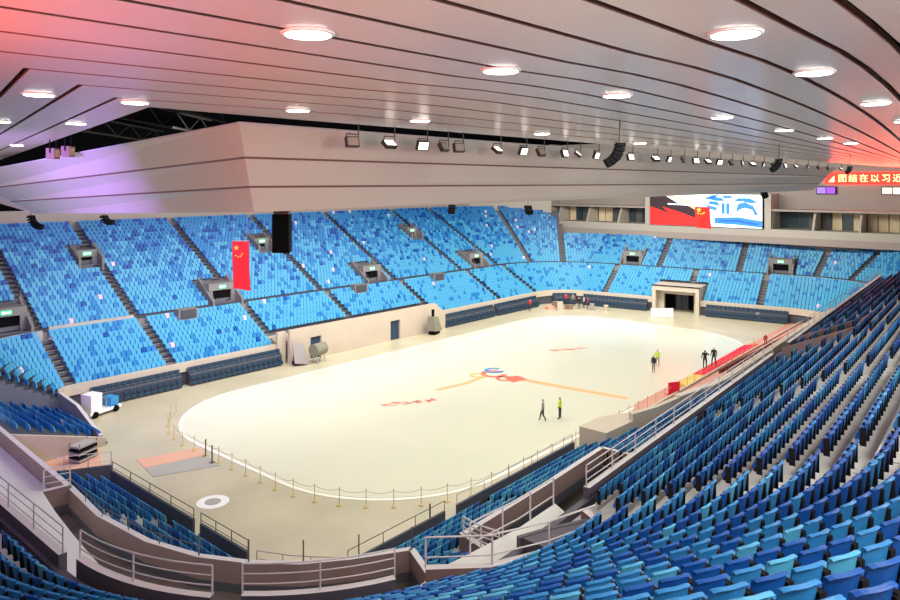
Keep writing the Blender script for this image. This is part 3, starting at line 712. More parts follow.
# pit floors, concourse floors
mb = MB(); mb.prism([(-41.4, -2.6), (-43.6, -2.4), (-44.6, -12), (-43.5, -18), (-40, -23), (-36.3, -23.4), (-34.5, -19.9), (-38.3, -17.1), (-41.4, -10.8), (-41.8, -6.8)], 1.3, 1.5); struct(mb.build('pit_floor', 'pitl'), 'dark brown floor of the left pit')
mb = MB(); mb.prism([(-32.2, -20.6), (-18.9, -20.0), (-18.9, -27.5), (-36.0, -27.8), (-33.5, -24)], 1.2, 1.4); struct(mb.build('pit_floor', 'pit'), 'dark brown floor of the right pit')
mb = MB()
mb.prism([(-47.8, -2.5), (-42.8, -2.4), (-43.25, -5.4), (-43.6, -8.4), (-43.9, -11.7), (-43.4, -14.9), (-42.6, -18), (-40.3, -21.5), (-38, -23.4), (-36.2, -23.4), (-36.5, -25.5), (-44, -27), (-47.8, -20)], 2.7, 3.0)
mb.prism([(-40.9, 14), (-41.4, -2.45), (-48.2, -2.5), (-48.2, 14)], 1.6, 1.85)
struct(mb.build('concourse_floor', 'lgrey'), 'light grey concourse floor beside the left pit')
mb = MB(); mb.prism([(-18.9, -23.4), (12, -23.2), (50, -23), (50, -27), (-18.9, -28)], 2.7, 3.0); struct(mb.build('concourse_floor', 'lgrey'), 'light grey concourse floor behind the near lower seats')
rail('railing', [(-41.6, -2.75, 2.95), (-42.75, -2.55, 3.0)], 1.0, 1.2, 'short pale rail on the brown cross wall at the left pit', 'ledge', 3, .03)
rail('railing', [(-32.2, -20.7, 2.6), (-32.5, -21.8, 2.7), (-32.9, -23.2, 3.0)], 1.0, 1.3, 'pale sloping rail on the brown wall of the bridging stair', 'ledge', 4, .035)
rail('railing', [(p[0], p[1], 2.75) for p in BL[3:7]], .45, 2.2, 'thin rail on the long brown wall, far half of the curve', 'postdark', 1, .02)
rail('railing', [(p[0], p[1], 2.75) for p in BL[6:]], .95, 2.3, 'thin posts on the brown wall round the corner', 'postdark', 0, .03)
# gap (floor entrance) in the left stand: side wall + rail
mb = MB(); mb.wall([(-41.2, 2.9), (-37.1, 2.9)], 0, [1.9, 1.2], .2); struct(mb.build('wall_entrance', 'dark'), 'dark side wall of the floor entrance in the left stand')
rail('railing', [(-41.1, 2.9, 1.85), (-37.1, 2.9, 1.2)], .8, 1.2, 'pale rail on the dark side wall of the left floor entrance', 'rail', 2, .022)
mb = MB(); mb.wall([(-40.6, 9.85), (-34.5, 9.85)], 0, [2.35, .55], .3); struct(mb.build('wall_entrance', 'beige'))
mb = MB(); mb.prism([(-40.9, 3), (-37.3, 3), (-35, 9.8), (-40.9, 9.8)], 0, .03); tag(mb.build('floor_strip', 'matpink'), 'pale pink floor of the entrance through the left stand', 'flooring')
mb = MB(); mb.wall([(-34.3, 18.3), (-34.3, 15), (-34.7, 10)], 0, [2.0, 1.7, .7], .25, 0, 1); struct(mb.build('trim_11', ['grey', 'ledge']))
# ------------------------------------------------------------------ near upper tier
NB = [(leftS, 12, 2.9), (leftS, 2.9, 0), (nearA, 180, 270 + math.degrees(TL)), (nearS, 0, 1.1), (nearS, 1.1, 14.2), (nearS, 14.2, 27.4), (nearS, 27.4, 40.6), (nearS, 40.6, 53.8), (nearS, 53.8, 75)]
for seg, a, b in ((leftS, 12, 0), (nearA, 180, 270 + math.degrees(TL)), (nearS, 0, 80)):
    terrace('seating_terrace', seg, a, b, NROWS, base=4.5, label='stepped upper terrace of the near side')
    ringband('terrace_deck', seg, a, b, 26.85, 34, 15.0, 15.7, 'tread', 'upper walkway above the near stand')
    ringband('trim_12', seg, a, b, 9.2, 9.45, 4.5, 6.75, 'purple')
def nmix(z, x, y):
    if z > 15.9: return (.6, .25)
    f = max(0, min(1, (z - 7.5) / 3.0)); return (.18 + .36 * f, .72 - .32 * f)
def nskip(t, R, x, y, k):
    if -41.5 < x < -34.3 and R < 11.2 and y < -24: return True      # landing above the bridging stair
    if -8.8 < x < -4.6 and R < 14.2 and y < -24: return True       # stair opening further along
    return False
bi = {0: 'left', 1: 'corner', 2: 'corner', 3: 'corner', 4: 'right', 5: 'third', 6: 'fourth', 7: 'fifth', 8: 'sixth'}
for i, (seg, a, b) in enumerate(NB):
    g0 = .65 if i in (1, 4, 5, 6, 7, 8) else 0; g1 = .65 if i in (0, 3, 4, 5, 6, 7) else 0
    put_rows(seg, a, b, NROWS, gap0=g0, gap1=g1, mix=nmix, skip=nskip, info=('near', i, bi[i]))
stairs(leftS, 2.9, 1.15, NROWS, True)
for t_ in (1.1, 14.2, 27.4, 40.6, 53.8): stairs(nearS, t_, 1.15, NROWS, True)
# upper parapet with rails
def ringpts(seg, t0, t1, R, z, n=8): return [(*seg.at(t0 + (t1 - t0) * i / n, R)[0], z) for i in range(n + 1)]
e = 270 + math.degrees(TL)
PAR = [('upper parapet rail curving in from the left picture edge', ringpts(leftS, 12, .3, 9.2, 7.15, 6)),
       ('upper parapet rail sweeping round the left half of the corner', ringpts(nearA, 182, 214, 8.95, 7.15, 9)),
       ('upper parapet rail at the middle of the corner, above the dark pit', ringpts(nearA, 219, 246, 8.8, 7.15, 7)),
       ('long upper parapet rail along the near stand', ringpts(nearS, 4.6, 30.5, 9.3, 7.15, 6)),
       ('upper parapet rail at the far end of the near stand', ringpts(nearS, 34.5, 80, 9.3, 7.15, 6))]
for i, (lb, P_) in enumerate(PAR):
    mb = MB(); mb.wall([p[:2] for p in P_], 5.6, 7.15, .24, 0, 1); struct(mb.build('trim_13', ['purple', 'ledge']), 'dark curved parapet of the near upper stand')
    rail('railing', P_, .8, 2.2, lb, 'ledge' if i in (1, 2, 3) else 'rail', 3, .024 if i in (1, 2, 3) else .018)
# landing above the bridging stair: floor, curved parapet behind it, inner block
LP = [(-41.2, -26.9), (-39.9, -28.2), (-38.1, -29.0), (-36.2, -29.5), (-35.5, -29.3)]
mb = MB(); mb.wall(LP, 6.2, 7.2, .26, 0, 1); mb.wall([LP[-1], (-35.0, -28.4)], 6.2, 7.2, .26, 0, 1); struct(mb.build('trim_14', ['brown', 'ledge']), 'curved brown parapet round the landing')
rail('railing', [(p[0], p[1], 7.2) for p in LP[:4]], .85, 1.8, 'pale rail on the curved brown landing parapet', 'ledge', 2, .03)
mb = MB(); mb.prism([(-41.3, -26.3), (-40, -28.1), (-38.2, -28.9), (-35.6, -29.2), (-34.6, -28.4), (-33.4, -26.2), (-35.9, -26.3), (-38.5, -26.1), (-39.6, -26.0)], 5.9, 6.2); struct(mb.build('landing_floor', 'lgrey'), 'pale landing floor inside the curved parapet')
mb = MB(); mb.wall([(-37.86, -27.73), (-36.82, -28.1), (-35.4, -28.75)], 6.2, 7.1, .15, 0); mb.prism([(-37.8, -27.8), (-36.8, -28.15), (-35.3, -28.8), (-35.6, -29.2), (-36.2, -29.4), (-37.8, -28.95)], 6.2, 7.08); struct(mb.build('trim_15', 'purple'), 'dark stair wall on the landing')
rail('railing', [(-38.3, -26.15, 6.2), (-35.9, -26.3, 6.2), (-33.5, -26.2, 6.2)], 1.0, 1.6, 'pale rail along the open edge of the landing', 'ledge', 2, .028)
# stair opening further right in the near stand
mb = MB()
o_, n_ = nearS.at(33, 12.2)[0], nearS.n
def sl(l0, l1):
    P_ = lambda a, b, z: (o_[0] + nearS.d[0] * a + n_[0] * b, o_[1] + nearS.d[1] * a + n_[1] * b, z)
    mb.hexa([P_(l0, -2.4, 6.5), P_(l1, -2.4, 6.5), P_(l1, 2, 8), P_(l0, 2, 8), P_(l0, -2.4, 7.5), P_(l1, -2.4, 7.5), P_(l1, 2, 9.5), P_(l0, 2, 9.5)])
sl(2.0, 2.2); sl(-2.2, -2.0); mb.obox(o_, nearS.d, n_, -2.2, 2.2, 1.8, 2.0, 8, 9.5)
struct(mb.build('trim_16', 'brown'), 'brown walls of the stair opening in the near stand')
# ------------------------------------------------------------------ seats as objects
INFR = []
for s in SEATS:
    if not (s[5][0] and s[5][0][0] == 'near'): continue
    u, v, fw = proj(s[0], s[1], s[2] + .8)
    if -5 < u < 905 and v < 596: INFR.append((fw * fw + (0), s))
INFR.sort(key=lambda q: q[0]); hero = [q[1] for q in INFR[:300]]; hs = set(id(q) for q in hero)
CM = ['seat_sky', 'seat_mid', 'seat_deep', 'seat_pale']; CN_ = ['light blue', 'mid blue', 'royal blue', 'pale lilac']
proto = []
SB, SP = seat_back(8, 6), seat_pan()
bmesh_b = [seat_bracket_shade(-1), seat_bracket_shade(1)]
bme = [b.mesh('bracket', ['bracket']) for b in bmesh_b]
for c in CM:
    proto.append((SB.mesh('backrest', [c], True), SP.mesh('seat_pan', [c])))
blockname = {'corner': 'curved corner block', 'right': 'block past first stair', 'left': 'leftmost block', 'third': 'third block', 'fourth': 'fourth block', 'fifth': 'fifth block', 'sixth': 'sixth block'}
root0 = None
# number corner seats continuously along each row
from collections import defaultdict
rowsd = defaultdict(list)
for s in SEATS:
    if s[5][0] and s[5][0][0] == 'near': rowsd[(s[5][0][2], s[5][1])].append(s)
num = {}
for key, L in rowsd.items():
    L.sort(key=lambda s: (s[5][0][1], s[5][2] if True else 0))
    vis = [s for s in L if 0 <= proj(s[0], s[1], s[2] + .7)[0] <= 900]
    vis.sort(key=lambda s: proj(s[0], s[1], s[2] + .7)[0])
    for i, s in enumerate(vis): num[id(s)] = i + 1
first = {}
for s in hero:
    x, y, z, hd, c, (info, k, i, n), _n = s
    if c not in first:
        r = empty('stadium_seat', (x, y, z), hd); first[c] = r
        for nm_, me in (('backrest', proto[c][0]), ('seat_pan', proto[c][1]), ('bracket', bme[0]), ('bracket', bme[1])):
            ob = bpy.data.objects.new(nm_, me); COL.objects.link(ob); ob.parent = r; kid(r, ob)
    else:
        r = first[c].copy(); COL.objects.link(r)
        for ch in KIDS[first[c].name]:
            cc = ch.copy(); COL.objects.link(cc); cc.parent = r
        r.location = (x, y, z); r.rotation_euler = (0, 0, hd)
    blk = info[2]
    r['label'] = '%s seat in row %d above the parapet, %s from left, %s' % (CN_[c], k + 1, ordn(num.get(id(s), 1)), blockname[blk])
    r['category'] = 'seat'; r['group'] = 'blue folding seats nearest the camera'
# all the other seats
T = [full_simple(0), full_simple(1), full_simple(2)]
V = []; Fc = []; Mi = []
for s in SEATS:
    if id(s) in hs: continue
    x, y, z, hd, c, _, near_ = s
    fw = math.hypot(x - CX, y - CY); t_ = T[0] if fw < 25 else (T[2] if near_ else T[1])
    ch, sh = math.cos(hd), math.sin(hd); b = len(V)
    w_ = (1 if fw < 25 else .95) if near_ else .93
    V += [(x + vx * w_ * ch - vy * sh, y + vx * w_ * sh + vy * ch, z + vz) for vx, vy, vz in t_.v]
    Fc += [tuple(i + b for i in f) for f in t_.f]; Mi += [4 if m else c for m in t_.m]
me = bpy.data.meshes.new('stadium_seats'); me.from_pydata(V, [], Fc)
for c in CM + ['bracket']: me.materials.append(M[c])
me.polygons.foreach_set('material_index', Mi); me.update()
ob = bpy.data.objects.new('stadium_seats', me); COL.objects.link(ob)
tag(ob, 'thousands of blue folding seats filling the stands all round the ice', 'seats', kind='stuff')
print('SEATS', len(SEATS), 'hero', len(hero), 'verts', len(V))
# ------------------------------------------------------------------ hung ceiling
YK = [-22.4, -23.8, -25.55, -27.05, -28.5, -30.1, -31.6, -32.9, -34.2, -35.5, -36.8, -38.1, -39.0, -40.3, -42, -44, -47]
YR = [-22.2, -24.7, -26.7, -28.4, -30.05, -31.4, -32.6, -33.8, -34.9, -36.05, -37.15, -38.3, -39.0, -40.4, -42, -44, -47]
XK = [-47.1 - 1.5 * k for k in range(len(YK))]
def yk(k, X):
    dx = max(0, X + 47); f = 1 - .0085 * (math.sqrt(dx * dx + 144) - 12)
    b = max(0, min(1, (X + 50) / 8)); b = b * b * (3 - 2 * b)
    return YK[k] * (1 - b) + b * (-22.2 + (YR[k] + 22.2) * f)
XS = [-46, -44, -42, -39, -36, -33, -30, -27, -24, -19, -14, -9, -4, 6, 16, 26, 36, 46, 54]
ceil = struct(empty('ceiling', (0, 0, 20.2)), 'glossy pale metal ceiling of long panels with dark slots')
def offs(k, g):
    P_ = [(-47.1 - 1.5 * k + 86 * .235 * (1 - .03 * k) - g, YK[k] + 86), (-47.1 - 1.5 * k - g, YK[k] - g * .8)]
    for X in XS: P_.append((X, yk(k, X) - g))
    return P_
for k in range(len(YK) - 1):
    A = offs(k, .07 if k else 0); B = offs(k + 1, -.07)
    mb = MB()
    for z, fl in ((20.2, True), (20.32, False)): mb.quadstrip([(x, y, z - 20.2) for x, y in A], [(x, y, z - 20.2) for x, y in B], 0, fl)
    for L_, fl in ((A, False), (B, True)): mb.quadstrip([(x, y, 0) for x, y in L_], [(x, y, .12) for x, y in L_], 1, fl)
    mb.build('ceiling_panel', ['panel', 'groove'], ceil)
# downlights
DL = []
def on_z(u, v, z):
    fw = (EYE - z) / ((v - HY) / F); x = (u - 450) / F
    return CX + fw * (ca + x * sa), CY + fw * (sa - x * ca)
DPX = [(308, 33), (501, 70), (617, 95), (722, 117), (784, 130), (825, 138), (851, 143), (735, 33), (814, 72), (875, 103), (298, 110), (420, 120.5), (542, 133.5), (640, 143), (39, 94), (135, 102), (76, 123), (17, 145), (0, 121), (905, 121)]
DL = [(*on_z(u, v, 20.2), 0) for u, v in DPX]
for X, Y in ((-54.5, -40.5), (-49.5, -41.5), (-59, -36), (-55, -33.2), (-60, -33), (-51, -37.6)): DL.append((X, Y, 0))
base_dl = None
for i, (x, y, _) in enumerate(DL):
    pr = proj(x, y, 20.15)
    if i == 0 or base_dl is None:
        t = empty('downlight', (x, y, 20.2)); mb = MB(); mb.lathe((0, 0, 0), [(.36, .0), (.36, -.02), (.32, -.03)], 24); a = kid(t, mb.build('ring', 'white', t))
        mb = MB(); mb.lathe((0, 0, 0), [(.31, -.031), (.30, -.04)], 24); b_ = kid(t, mb.build('diffuser', 'lamp', t)); base_dl = t
    else:
        t = base_dl.copy(); COL.objects.link(t); t.location = (x, y, 20.2)
        for ch in KIDS[base_dl.name]: cc = ch.copy(); COL.objects.link(cc); cc.parent = t
    vis = pr and -10 < pr[0] < 910 and -5 < pr[1] < 182
    t['label'] = 'round white ceiling downlight over the stand' if not vis else 'round white downlight in the pale ceiling, %s' % ('left of the slanted panels' if pr[0] < 160 and pr[1] > 80 else 'part of a straight row')
    t['category'] = 'light'; t['group'] = 'round ceiling downlights'
DLOBS = [o for o in bpy.data.objects if o.name.startswith('downlight')]
rws = defaultdict(list)
for o in DLOBS:
    pr = proj(*o.location)
    if not pr or not (-20 < pr[0] < 920 and -10 < pr[1] < 182): o['label'] = 'round white downlight in the ceiling above the photographer'; continue
    key = 'slanted' if pr[0] < 160 and pr[1] > 80 else ('first' if pr[1] > 108 and pr[0] < 660 else ('top' if pr[0] > 700 and pr[1] < 112 or pr[0] > 890 else 'middle'))
    rws[key].append((pr[0], o))
nmk = {'slanted': 'among the slanted panels at the left', 'first': 'in the row nearest the floodlights', 'middle': 'in the middle row', 'top': 'in the row at upper right'}
for key, L in rws.items():
    L.sort(key=lambda q: q[0])
    for i, (_, o) in enumerate(L): o['label'] = 'round white ceiling downlight, %s from left %s' % (ordn(i + 1), nmk[key])
# trusses seen through the gap
for i, (a, b) in enumerate((((-52, -18), (-30, 2)), ((-50, -8), (-24, 14)), ((-46, -21), (-10, -14)), ((-49, 2), (-20, 30)))):
    mb = MB(); za = 22.2
    mb.tube((*a, za), (*b, za), .09); mb.tube((*a, za + 1.2), (*b, za + 1.2), .09)
    n = 14
    for q in range(n):
        p0 = Vector((*a, za)).lerp(Vector((*b, za)), q / n); p1 = Vector((*a, za)).lerp(Vector((*b, za)), (q + 1) / n)
        mb.tube(p0 + Vector((0, 0, 1.2 * (q % 2))), p1 + Vector((0, 0, 1.2 * ((q + 1) % 2))), .05, n=4)
    tag(mb.build('roof_truss', 'truss'), 'dark steel truss above the hung ceiling, %s from the corner' % ORD[i + 1], 'truss')
for k, (u, v) in enumerate(((53, 153), (68, 151))):
    t = empty('roof_spotlight', at_px(u, v, 34), AIM, label='dull golden spotlight in the dark gap above the left bulkhead, %s one' % ('left', 'right')[k], cat='spotlight')
    mb = MB(); mb.box(-.25, .25, -.2, .2, -.28, .22); mb.build('housing', 'wood', t)
    mb = MB(); mb.tube((-.28, 0, 0), (-.28, 0, 1.2), .03); mb.tube((.28, 0, 0), (.28, 0, 1.2), .03); mb.build('bracket', 'truss', t)
    mb = MB(); mb.box(-.2, .2, -.21, -.2, -.2, .15); mb.build('lens', 'gold', t)
# ------------------------------------------------------------------ hung fascia ring
fa = struct(empty('ceiling_fascia', (0, 0, 0)), 'pale faceted bulkhead hung in a ring over the ice')
TOP = [(-38.1, 29.3, 18.8), (-43.9, -21.6, 20.02), (29, -21.2, 19.72)]
BOT = [(-35.8, 19.1, 15.8), (-42.7, -20.6, 17.22), (26.5, -19.5, 17.35)]
def lerp3(a, b, f): return tuple(a[i] + (b[i] - a[i]) * f for i in range(3))
mb = MB()
fr = [0, .36, .385, .69, .715, 1.0]
for i in range(2):
    for q in range(5):
        a, b = fr[q], fr[q + 1]; g = q % 2
        P_ = [lerp3(TOP[i], BOT[i], a), lerp3(TOP[i + 1], BOT[i + 1], a), lerp3(TOP[i + 1], BOT[i + 1], b), lerp3(TOP[i], BOT[i], b)]
        mb.poly(P_[::-1], 1 if g else 0)
INb = [(-31.8, 19.1, 15.8), (-39.5, -17.4, 17.2), (26.5, -16, 17.35)]; INt = [(p[0], p[1], 20) for p in INb]
mb.quadstrip(BOT, INb); mb.quadstrip(INb, INt); mb.quadstrip(INt, [(p[0], p[1], p[2]) for p in TOP])
mb.poly([TOP[0], BOT[0], INb[0], INt[0]]); mb.poly([TOP[2], INt[2], INb[2], BOT[2]])
# the ring's far left facet turning away
mb.poly([TOP[0], (-37.6, 31.0, 17.4), BOT[0]])
mb.poly([TOP[0], (-33, 36, 18.6), (-32, 30, 16), (-37.6, 31.0, 17.4)])
mb.build('bulkhead', ['fascia', 'groove'], fa)
mb = MB()
for i in range(2): mb.tube(TOP[i], TOP[i + 1], .045, n=5)
mb.build('edge_strip', 'ledge', fa)
# floodlights along the bulkhead
FX = [-39.97, -38.23, -36.5, -35.3, -34.4, -31.9, -30.0, -28.6, -26.6, -25.4, -23.6, -21.5, -19.9, -16.8, -15, -13, -11, -9, -7, -4.8, -2.6, -.4, 2, 4.5, 7.5, 10.5, 14, 17.5, 21, 26]
for i, x in enumerate(FX):
    y = -22.35; ty = i % 4
    t = empty('floodlight', (x, y, 20.2), label='%s floodlight from the left in the row hung under the ceiling edge' % ordn(i + 1), cat='floodlight', group='floodlights hung along the bulkhead')
    mb = MB(); mb.tube((.25, 0, 0), (.25, 0, -.36), .022); mb.tube((.25, 0, -.36), (-.28, 0, -.36), .02); mb.tube((-.28, 0, -.36), (-.28, 0, -.62), .02); mb.tube((.25, 0, -.36), (.25, 0, -.62), .02); mb.build('bracket', 'housing', t)
    ang = (-.25, -.9, .35, -.5)[ty]
    mb = MB(); mb.box(-.24, .24, -.05, .10, -.18, .18); h = mb.build('housing', 'housing', t); h.location = (-.015, 0, -.62); h.rotation_euler = (ang, 0, (rnd.random() - .5) * .9)
    mb = MB(); mb.box(-.20, .20, -.065, -.051, -.14, .14); g = mb.build('lens', 'lampw' if ty in (1, 2) or i > 4 and ty != 3 else 'lampoff', h)
# line array loudspeakers
def line_array(p, n, s, bend, label, rz=0):
    t = empty('line_array_speaker', p, rz, label=label, cat='loudspeaker', group='hanging line array loudspeakers')
    y, z, a = 0.0, 0.0, 0.0
    for i in range(n):
        mb = MB(); mb.hexa([(-.35 * s, -.22 * s, -.11 * s), (.35 * s, -.22 * s, -.11 * s), (.35 * s, .22 * s, -.08 * s), (-.35 * s, .22 * s, -.08 * s), (-.35 * s, -.22 * s, .11 * s), (.35 * s, -.22 * s, .11 * s), (.35 * s, .22 * s, .08 * s), (-.35 * s, .22 * s, .08 * s)])
        o = mb.build('cabinet', 'black', t); o.location = (0, y, z); o.rotation_euler = (a, 0, 0)
        a += bend; z -= .235 * s * math.cos(a); y += .235 * s * math.sin(a)
    mb = MB(); mb.tube((0, 0, .1 * s), (0, 0, .1 * s + 1.3), .03); mb.box(-.3 * s, .3 * s, -.2 * s, .2 * s, .11 * s, .17 * s); mb.build('rigging', 'housing', t)
line_array(at_px(620, 145, 23.2), 6, .62, .20, 'black curved line array speaker hanging in front of the bulkhead, nearest of these', AIM)
line_array(at_px(779, 160, 38), 6, .55, .20, 'smaller black line array speaker by the right part of the bulkhead', AIM)
line_array(at_px(850, 167, 52), 5, .5, .20, 'smallest black line array speaker at the right end of the bulkhead', AIM)
line_array(at_px(31, 217, 60), 7, .9, -.22, 'black curved line array speaker hanging in front of the far stand at the left edge', AIM)
line_array(at_px(104, 217, 62), 5, 1.0, -.40, 'black line array speaker hanging under the left bulkhead, right of the curved one', AIM)
line_array(at_px(452, 206, 70), 4, .9, .2, 'small black line array speaker before the far stand, right of centre', 2.0)
line_array(at_px(528, 207, 80), 4, 1.1, .35, 'black line array speaker before the slanted corner wall', 2.6)
line_array(at_px(764, 193, 100), 3, 1.2, .3, 'small black speaker hanging at the right edge of the big screen', 2.6)
# black box speaker
p = at_px(282, 211, 33); t = empty('hanging_speaker_box', p, AIM - PI / 2, label='tall black rectangular speaker box hanging from the bulkhead before the far stand', cat='loudspeaker')
mb = MB(); mb.box(-.38, .38, -.3, .3, -1.9, -.15); mb.build('cabinet', 'black', t); mb = MB(); mb.box(-.33, .33, -.25, .25, -.15, .05); mb.tube((-.2, 0, 0), (-.2, 0, 2), .02); mb.tube((.2, 0, 0), (.2, 0, 2), .02); mb.build('rigging', 'housing', t)
# a thin white pole left of it
# flags
def star(mb, cx, cz, r, rot, y):
    P_ = []
    for i in range(10):
        a = PI / 2 + rot + i * PI / 5; rr = r if i % 2 == 0 else r * .4; P_.append((cx + rr * math.cos(a), cz + rr * math.sin(a)))
    for i in range(10):
        mb.poly([(cx, y, cz), (*[(P_[i][0])], y, P_[i][1]), (P_[(i + 1) % 10][0], y, P_[(i + 1) % 10][1])])
def flag(p, w, h, rz, label, big=True):
    t = empty('hanging_flag', p, rz, label=label, cat='flag')
    mb = MB(); n = 14
    for (yo, fl) in ((.0, False), (.02, True)):
        rows_ = []
        for j in range(n + 1):
            z = -h * j / n
            rows_.append([(-w / 2 + w * i / 6 + (.10 * w * (j / n) ** 2), .03 * math.sin(i * 1.3 + j * .3) * j / n + yo, z - (.06 * h * (i / 6 - .5) * (j / n))) for i in range(7)])
        for j in range(n): mb.quadstrip(rows_[j], rows_[j + 1], 0, fl)
    mb.build('cloth', 'flagred', t, True)
    mb = MB(); star(mb, -w * .24, -h * .14, w * .17, 0, -.035)
    for q, (a, b, r_) in enumerate(((-.30, -.30, .3), (-.14, -.325, .9), (.0, -.31, .5), (.09, -.27, .1))): star(mb, w * a + .02, h * b * 1.05 + .05, w * .07, r_, -.04)
    mb.build('stars', 'flagyel', t)
    mb = MB(); mb.tube((-w / 2, 0, 0), (w / 2, 0, 0), .025); mb.tube((-w * .4, 0, 0), (-w * .4, 0, 6 if big else 3), .008); mb.tube((w * .4, 0, 0), (w * .4, 0, 6 if big else 3), .008); mb.build('hanging_bar', 'rail', t)
flag(at_px(240.5, 241, 46), 1.08, 3.1, AIM - PI / 2, 'tall red flag with yellow stars hanging before the far stand')
flag(at_px(702.5, 207, 98), 2.05, 2.9, AIM - PI / 2, 'red flag with yellow stars hanging before the big screen', False)
# ------------------------------------------------------------------ rope barrier round the ice
ring = rrect(62.0, 30.0, 9.8, 0, .2, 24)
# order so that it runs from far left, round the left end, along the near side
def ring_samples():
    pts = ring + [ring[0]]; seg = []
    L = 0; out = []
    acc = 0; step = 1.55; want = 0
    for i in range(len(pts) - 1):
        a, b = Vector((*pts[i], 0)), Vector((*pts[i + 1], 0)); l = (b - a).length
        while want <= L + l:
            out.append(a.lerp(b, (want - L) / max(l, 1e-6))); want += step
        L += l
    return out
RS = [p for p in ring_samples() if p.x < -24 and p.y < 13 or (p.y < 0 and p.x < 26)]
RS.sort(key=lambda p: math.atan2(p.y, p.x + 2) % (2 * PI))
mb = MB(); mb.lathe((0, 0, 0), [(.16, 0), (.15, .04), (.05, .07)], 10); me_b = mb.mesh('base', ['post'])
mb = MB(); mb.tube((0, 0, .05), (0, 0, 1.0), .022); mb.lathe((0, 0, 1.0), [(.03, 0), (.035, .03), (.01, .06)], 8); me_p = mb.mesh('pole', ['post'])
for i, p in enumerate(RS):
    t = empty('stanchion', (p.x, p.y, 0.0), 0, cat='barrier post', group='rope barrier posts round the ice')
    where = 'left end of ice' if p.x < -26 and p.y > -9 else ('near left corner' if p.x < -22 else 'near side of ice')
    t['label'] = 'slim golden barrier post with rope, %s from the far left, %s' % (ordn(i + 1), where)
    for nme, me_ in (('base', me_b), ('pole', me_p)):
        ob = bpy.data.objects.new(nme, me_); COL.objects.link(ob); ob.parent = t
    if i + 1 < len(RS) and (RS[i + 1] - p).length < 2.2:
        q = RS[i + 1] - p; mb = MB(); prev = Vector((0, 0, .93))
        for k in range(1, 6):
            f = k / 5; c = Vector((q.x * f, q.y * f, .93 - .14 * 4 * f * (1 - f))); mb.tube(prev, c, .014, n=4); prev = c
        mb.build('rope', 'rope', t)
for k, (x, y) in enumerate(((-31.0, 2.7), (-31.3, 1.4), (-28.2, -15.0))):
    mb = MB(); mb.tube((0, 0, 0), (0, 0, 1.15), .05); mb.box(-.15, .15, -.15, .15, 0, .05); o = mb.build('gate_post', 'postdark'); o.location = (x, y, 0)
    tag(o, ('dark gate post at the end of the grey mat, farther one', 'dark gate post at the end of the grey mat, nearer one', 'dark gate post at the gap in the near dark wall')[k], 'post')
# ------------------------------------------------------------------ people
def person(p, rz, top, legs, hairm, label, pose='stand', h=1.72):
    me = bpy.data.meshes.new('body'); s = h / 1.72
    st = .14 if pose == 'stand' else .22
    V_ = [(0, 0, .95), (0, 0, 1.15), (0, 0, 1.38), (0, 0, 1.47), (0, .01, 1.56), (0, .015, 1.66),
          (.10, 0, .90), (.12, .05 if pose != 'stand' else .01, .50), (.13, -.04 if pose != 'stand' else 0, .08), (.13, .12, .03),
          (-.10, 0, .90), (-.12, 0, .50), (-.13, .03, .08), (-.13, .17, .03),
          (.19, 0, 1.40), (.25, -.02, 1.13), (.27, .08, .90), (.27, .12, .82),
          (-.19, 0, 1.40), (-.26, -.02, 1.13), (-.27, .08, .90), (-.27, .12, .82)]
    if pose == 'reach': V_[15] = (.3, .15, 1.2); V_[16] = (.32, .38, 1.25); V_[17] = (.32, .46, 1.26)
    if pose == 'walk': V_[7] = (.12, .16, .52); V_[8] = (.12, .24, .10); V_[9] = (.12, .36, .05); V_[12] = (-.12, -.22, .12); V_[13] = (-.12, -.12, .04)
    E_ = [(0, 1), (1, 2), (2, 3), (3, 4), (4, 5), (0, 6), (6, 7), (7, 8), (8, 9), (0, 10), (10, 11), (11, 12), (12, 13), (2, 14), (14, 15), (15, 16), (16, 17), (2, 18), (18, 19), (19, 20), (20, 21)]
    me.from_pydata([(a * s, b * s, c * s) for a, b, c in V_], E_, [])
    o = bpy.data.objects.new('b', me); COL.objects.link(o); md = o.modifiers.new('s', 'SKIN')
    R_ = [.15, .14, .16, .06, .09, .085, .10, .075, .05, .04, .10, .075, .05, .04, .075, .055, .042, .035, .075, .055, .042, .035]
    for v, r in zip(me.skin_vertices[0].data, R_): v.radius = (r * s, r * s * .85)
    me.skin_vertices[0].data[0].use_root = True
    sb = o.modifiers.new('u', 'SUBSURF'); sb.levels = 1; sb.render_levels = 1
    dg = bpy.context.evaluated_depsgraph_get(); dg.update(); nm_ = bpy.data.meshes.new_from_object(o.evaluated_get(dg)); bpy.data.objects.remove(o)
    nm_.materials.clear()
    for m in (top, legs, 'skin', hairm): nm_.materials.append(M[m])
    for f in nm_.polygons:
        c = f.center / s
        if c.z > 1.62 or (c.z > 1.52 and c.y < -.01): f.material_index = 3
        elif c.z > 1.46: f.material_index = 2
        elif abs(c.x) > .2 and (c.z < .87 or c.y > .40): f.material_index = 2
        elif c.z < .93 and abs(c.x) < .22: f.material_index = 1
        else: f.material_index = 0
        f.use_smooth = True
    t = empty('person', (*p, 0.05), rz, label=label, cat='person')
    ob = bpy.data.objects.new('body', nm_); COL.objects.link(ob); ob.parent = t
    return t
def fl(u, v): x = at_px(u, v, EYE / ((v - HY) / F)); return x[:2]
person(fl(543, 421.5), .6, 'jgrey', 'trousers', 'hair', 'person in a grey jacket standing on the near part of the ice', 'walk')
person(fl(560, 419.5), .2, 'hivis', 'trousers', 'hair', 'person in a yellow green vest standing on the near part of the ice')
person(fl(653.5, 373), 1.2, 'jblack', 'jgrey', 'hair', 'person in black top on the ice, beside one in yellow green', 'stand')
person(fl(657.5, 367), 1.8, 'hivis', 'jgrey', 'hair', 'person in yellow green just behind the one in a black top')
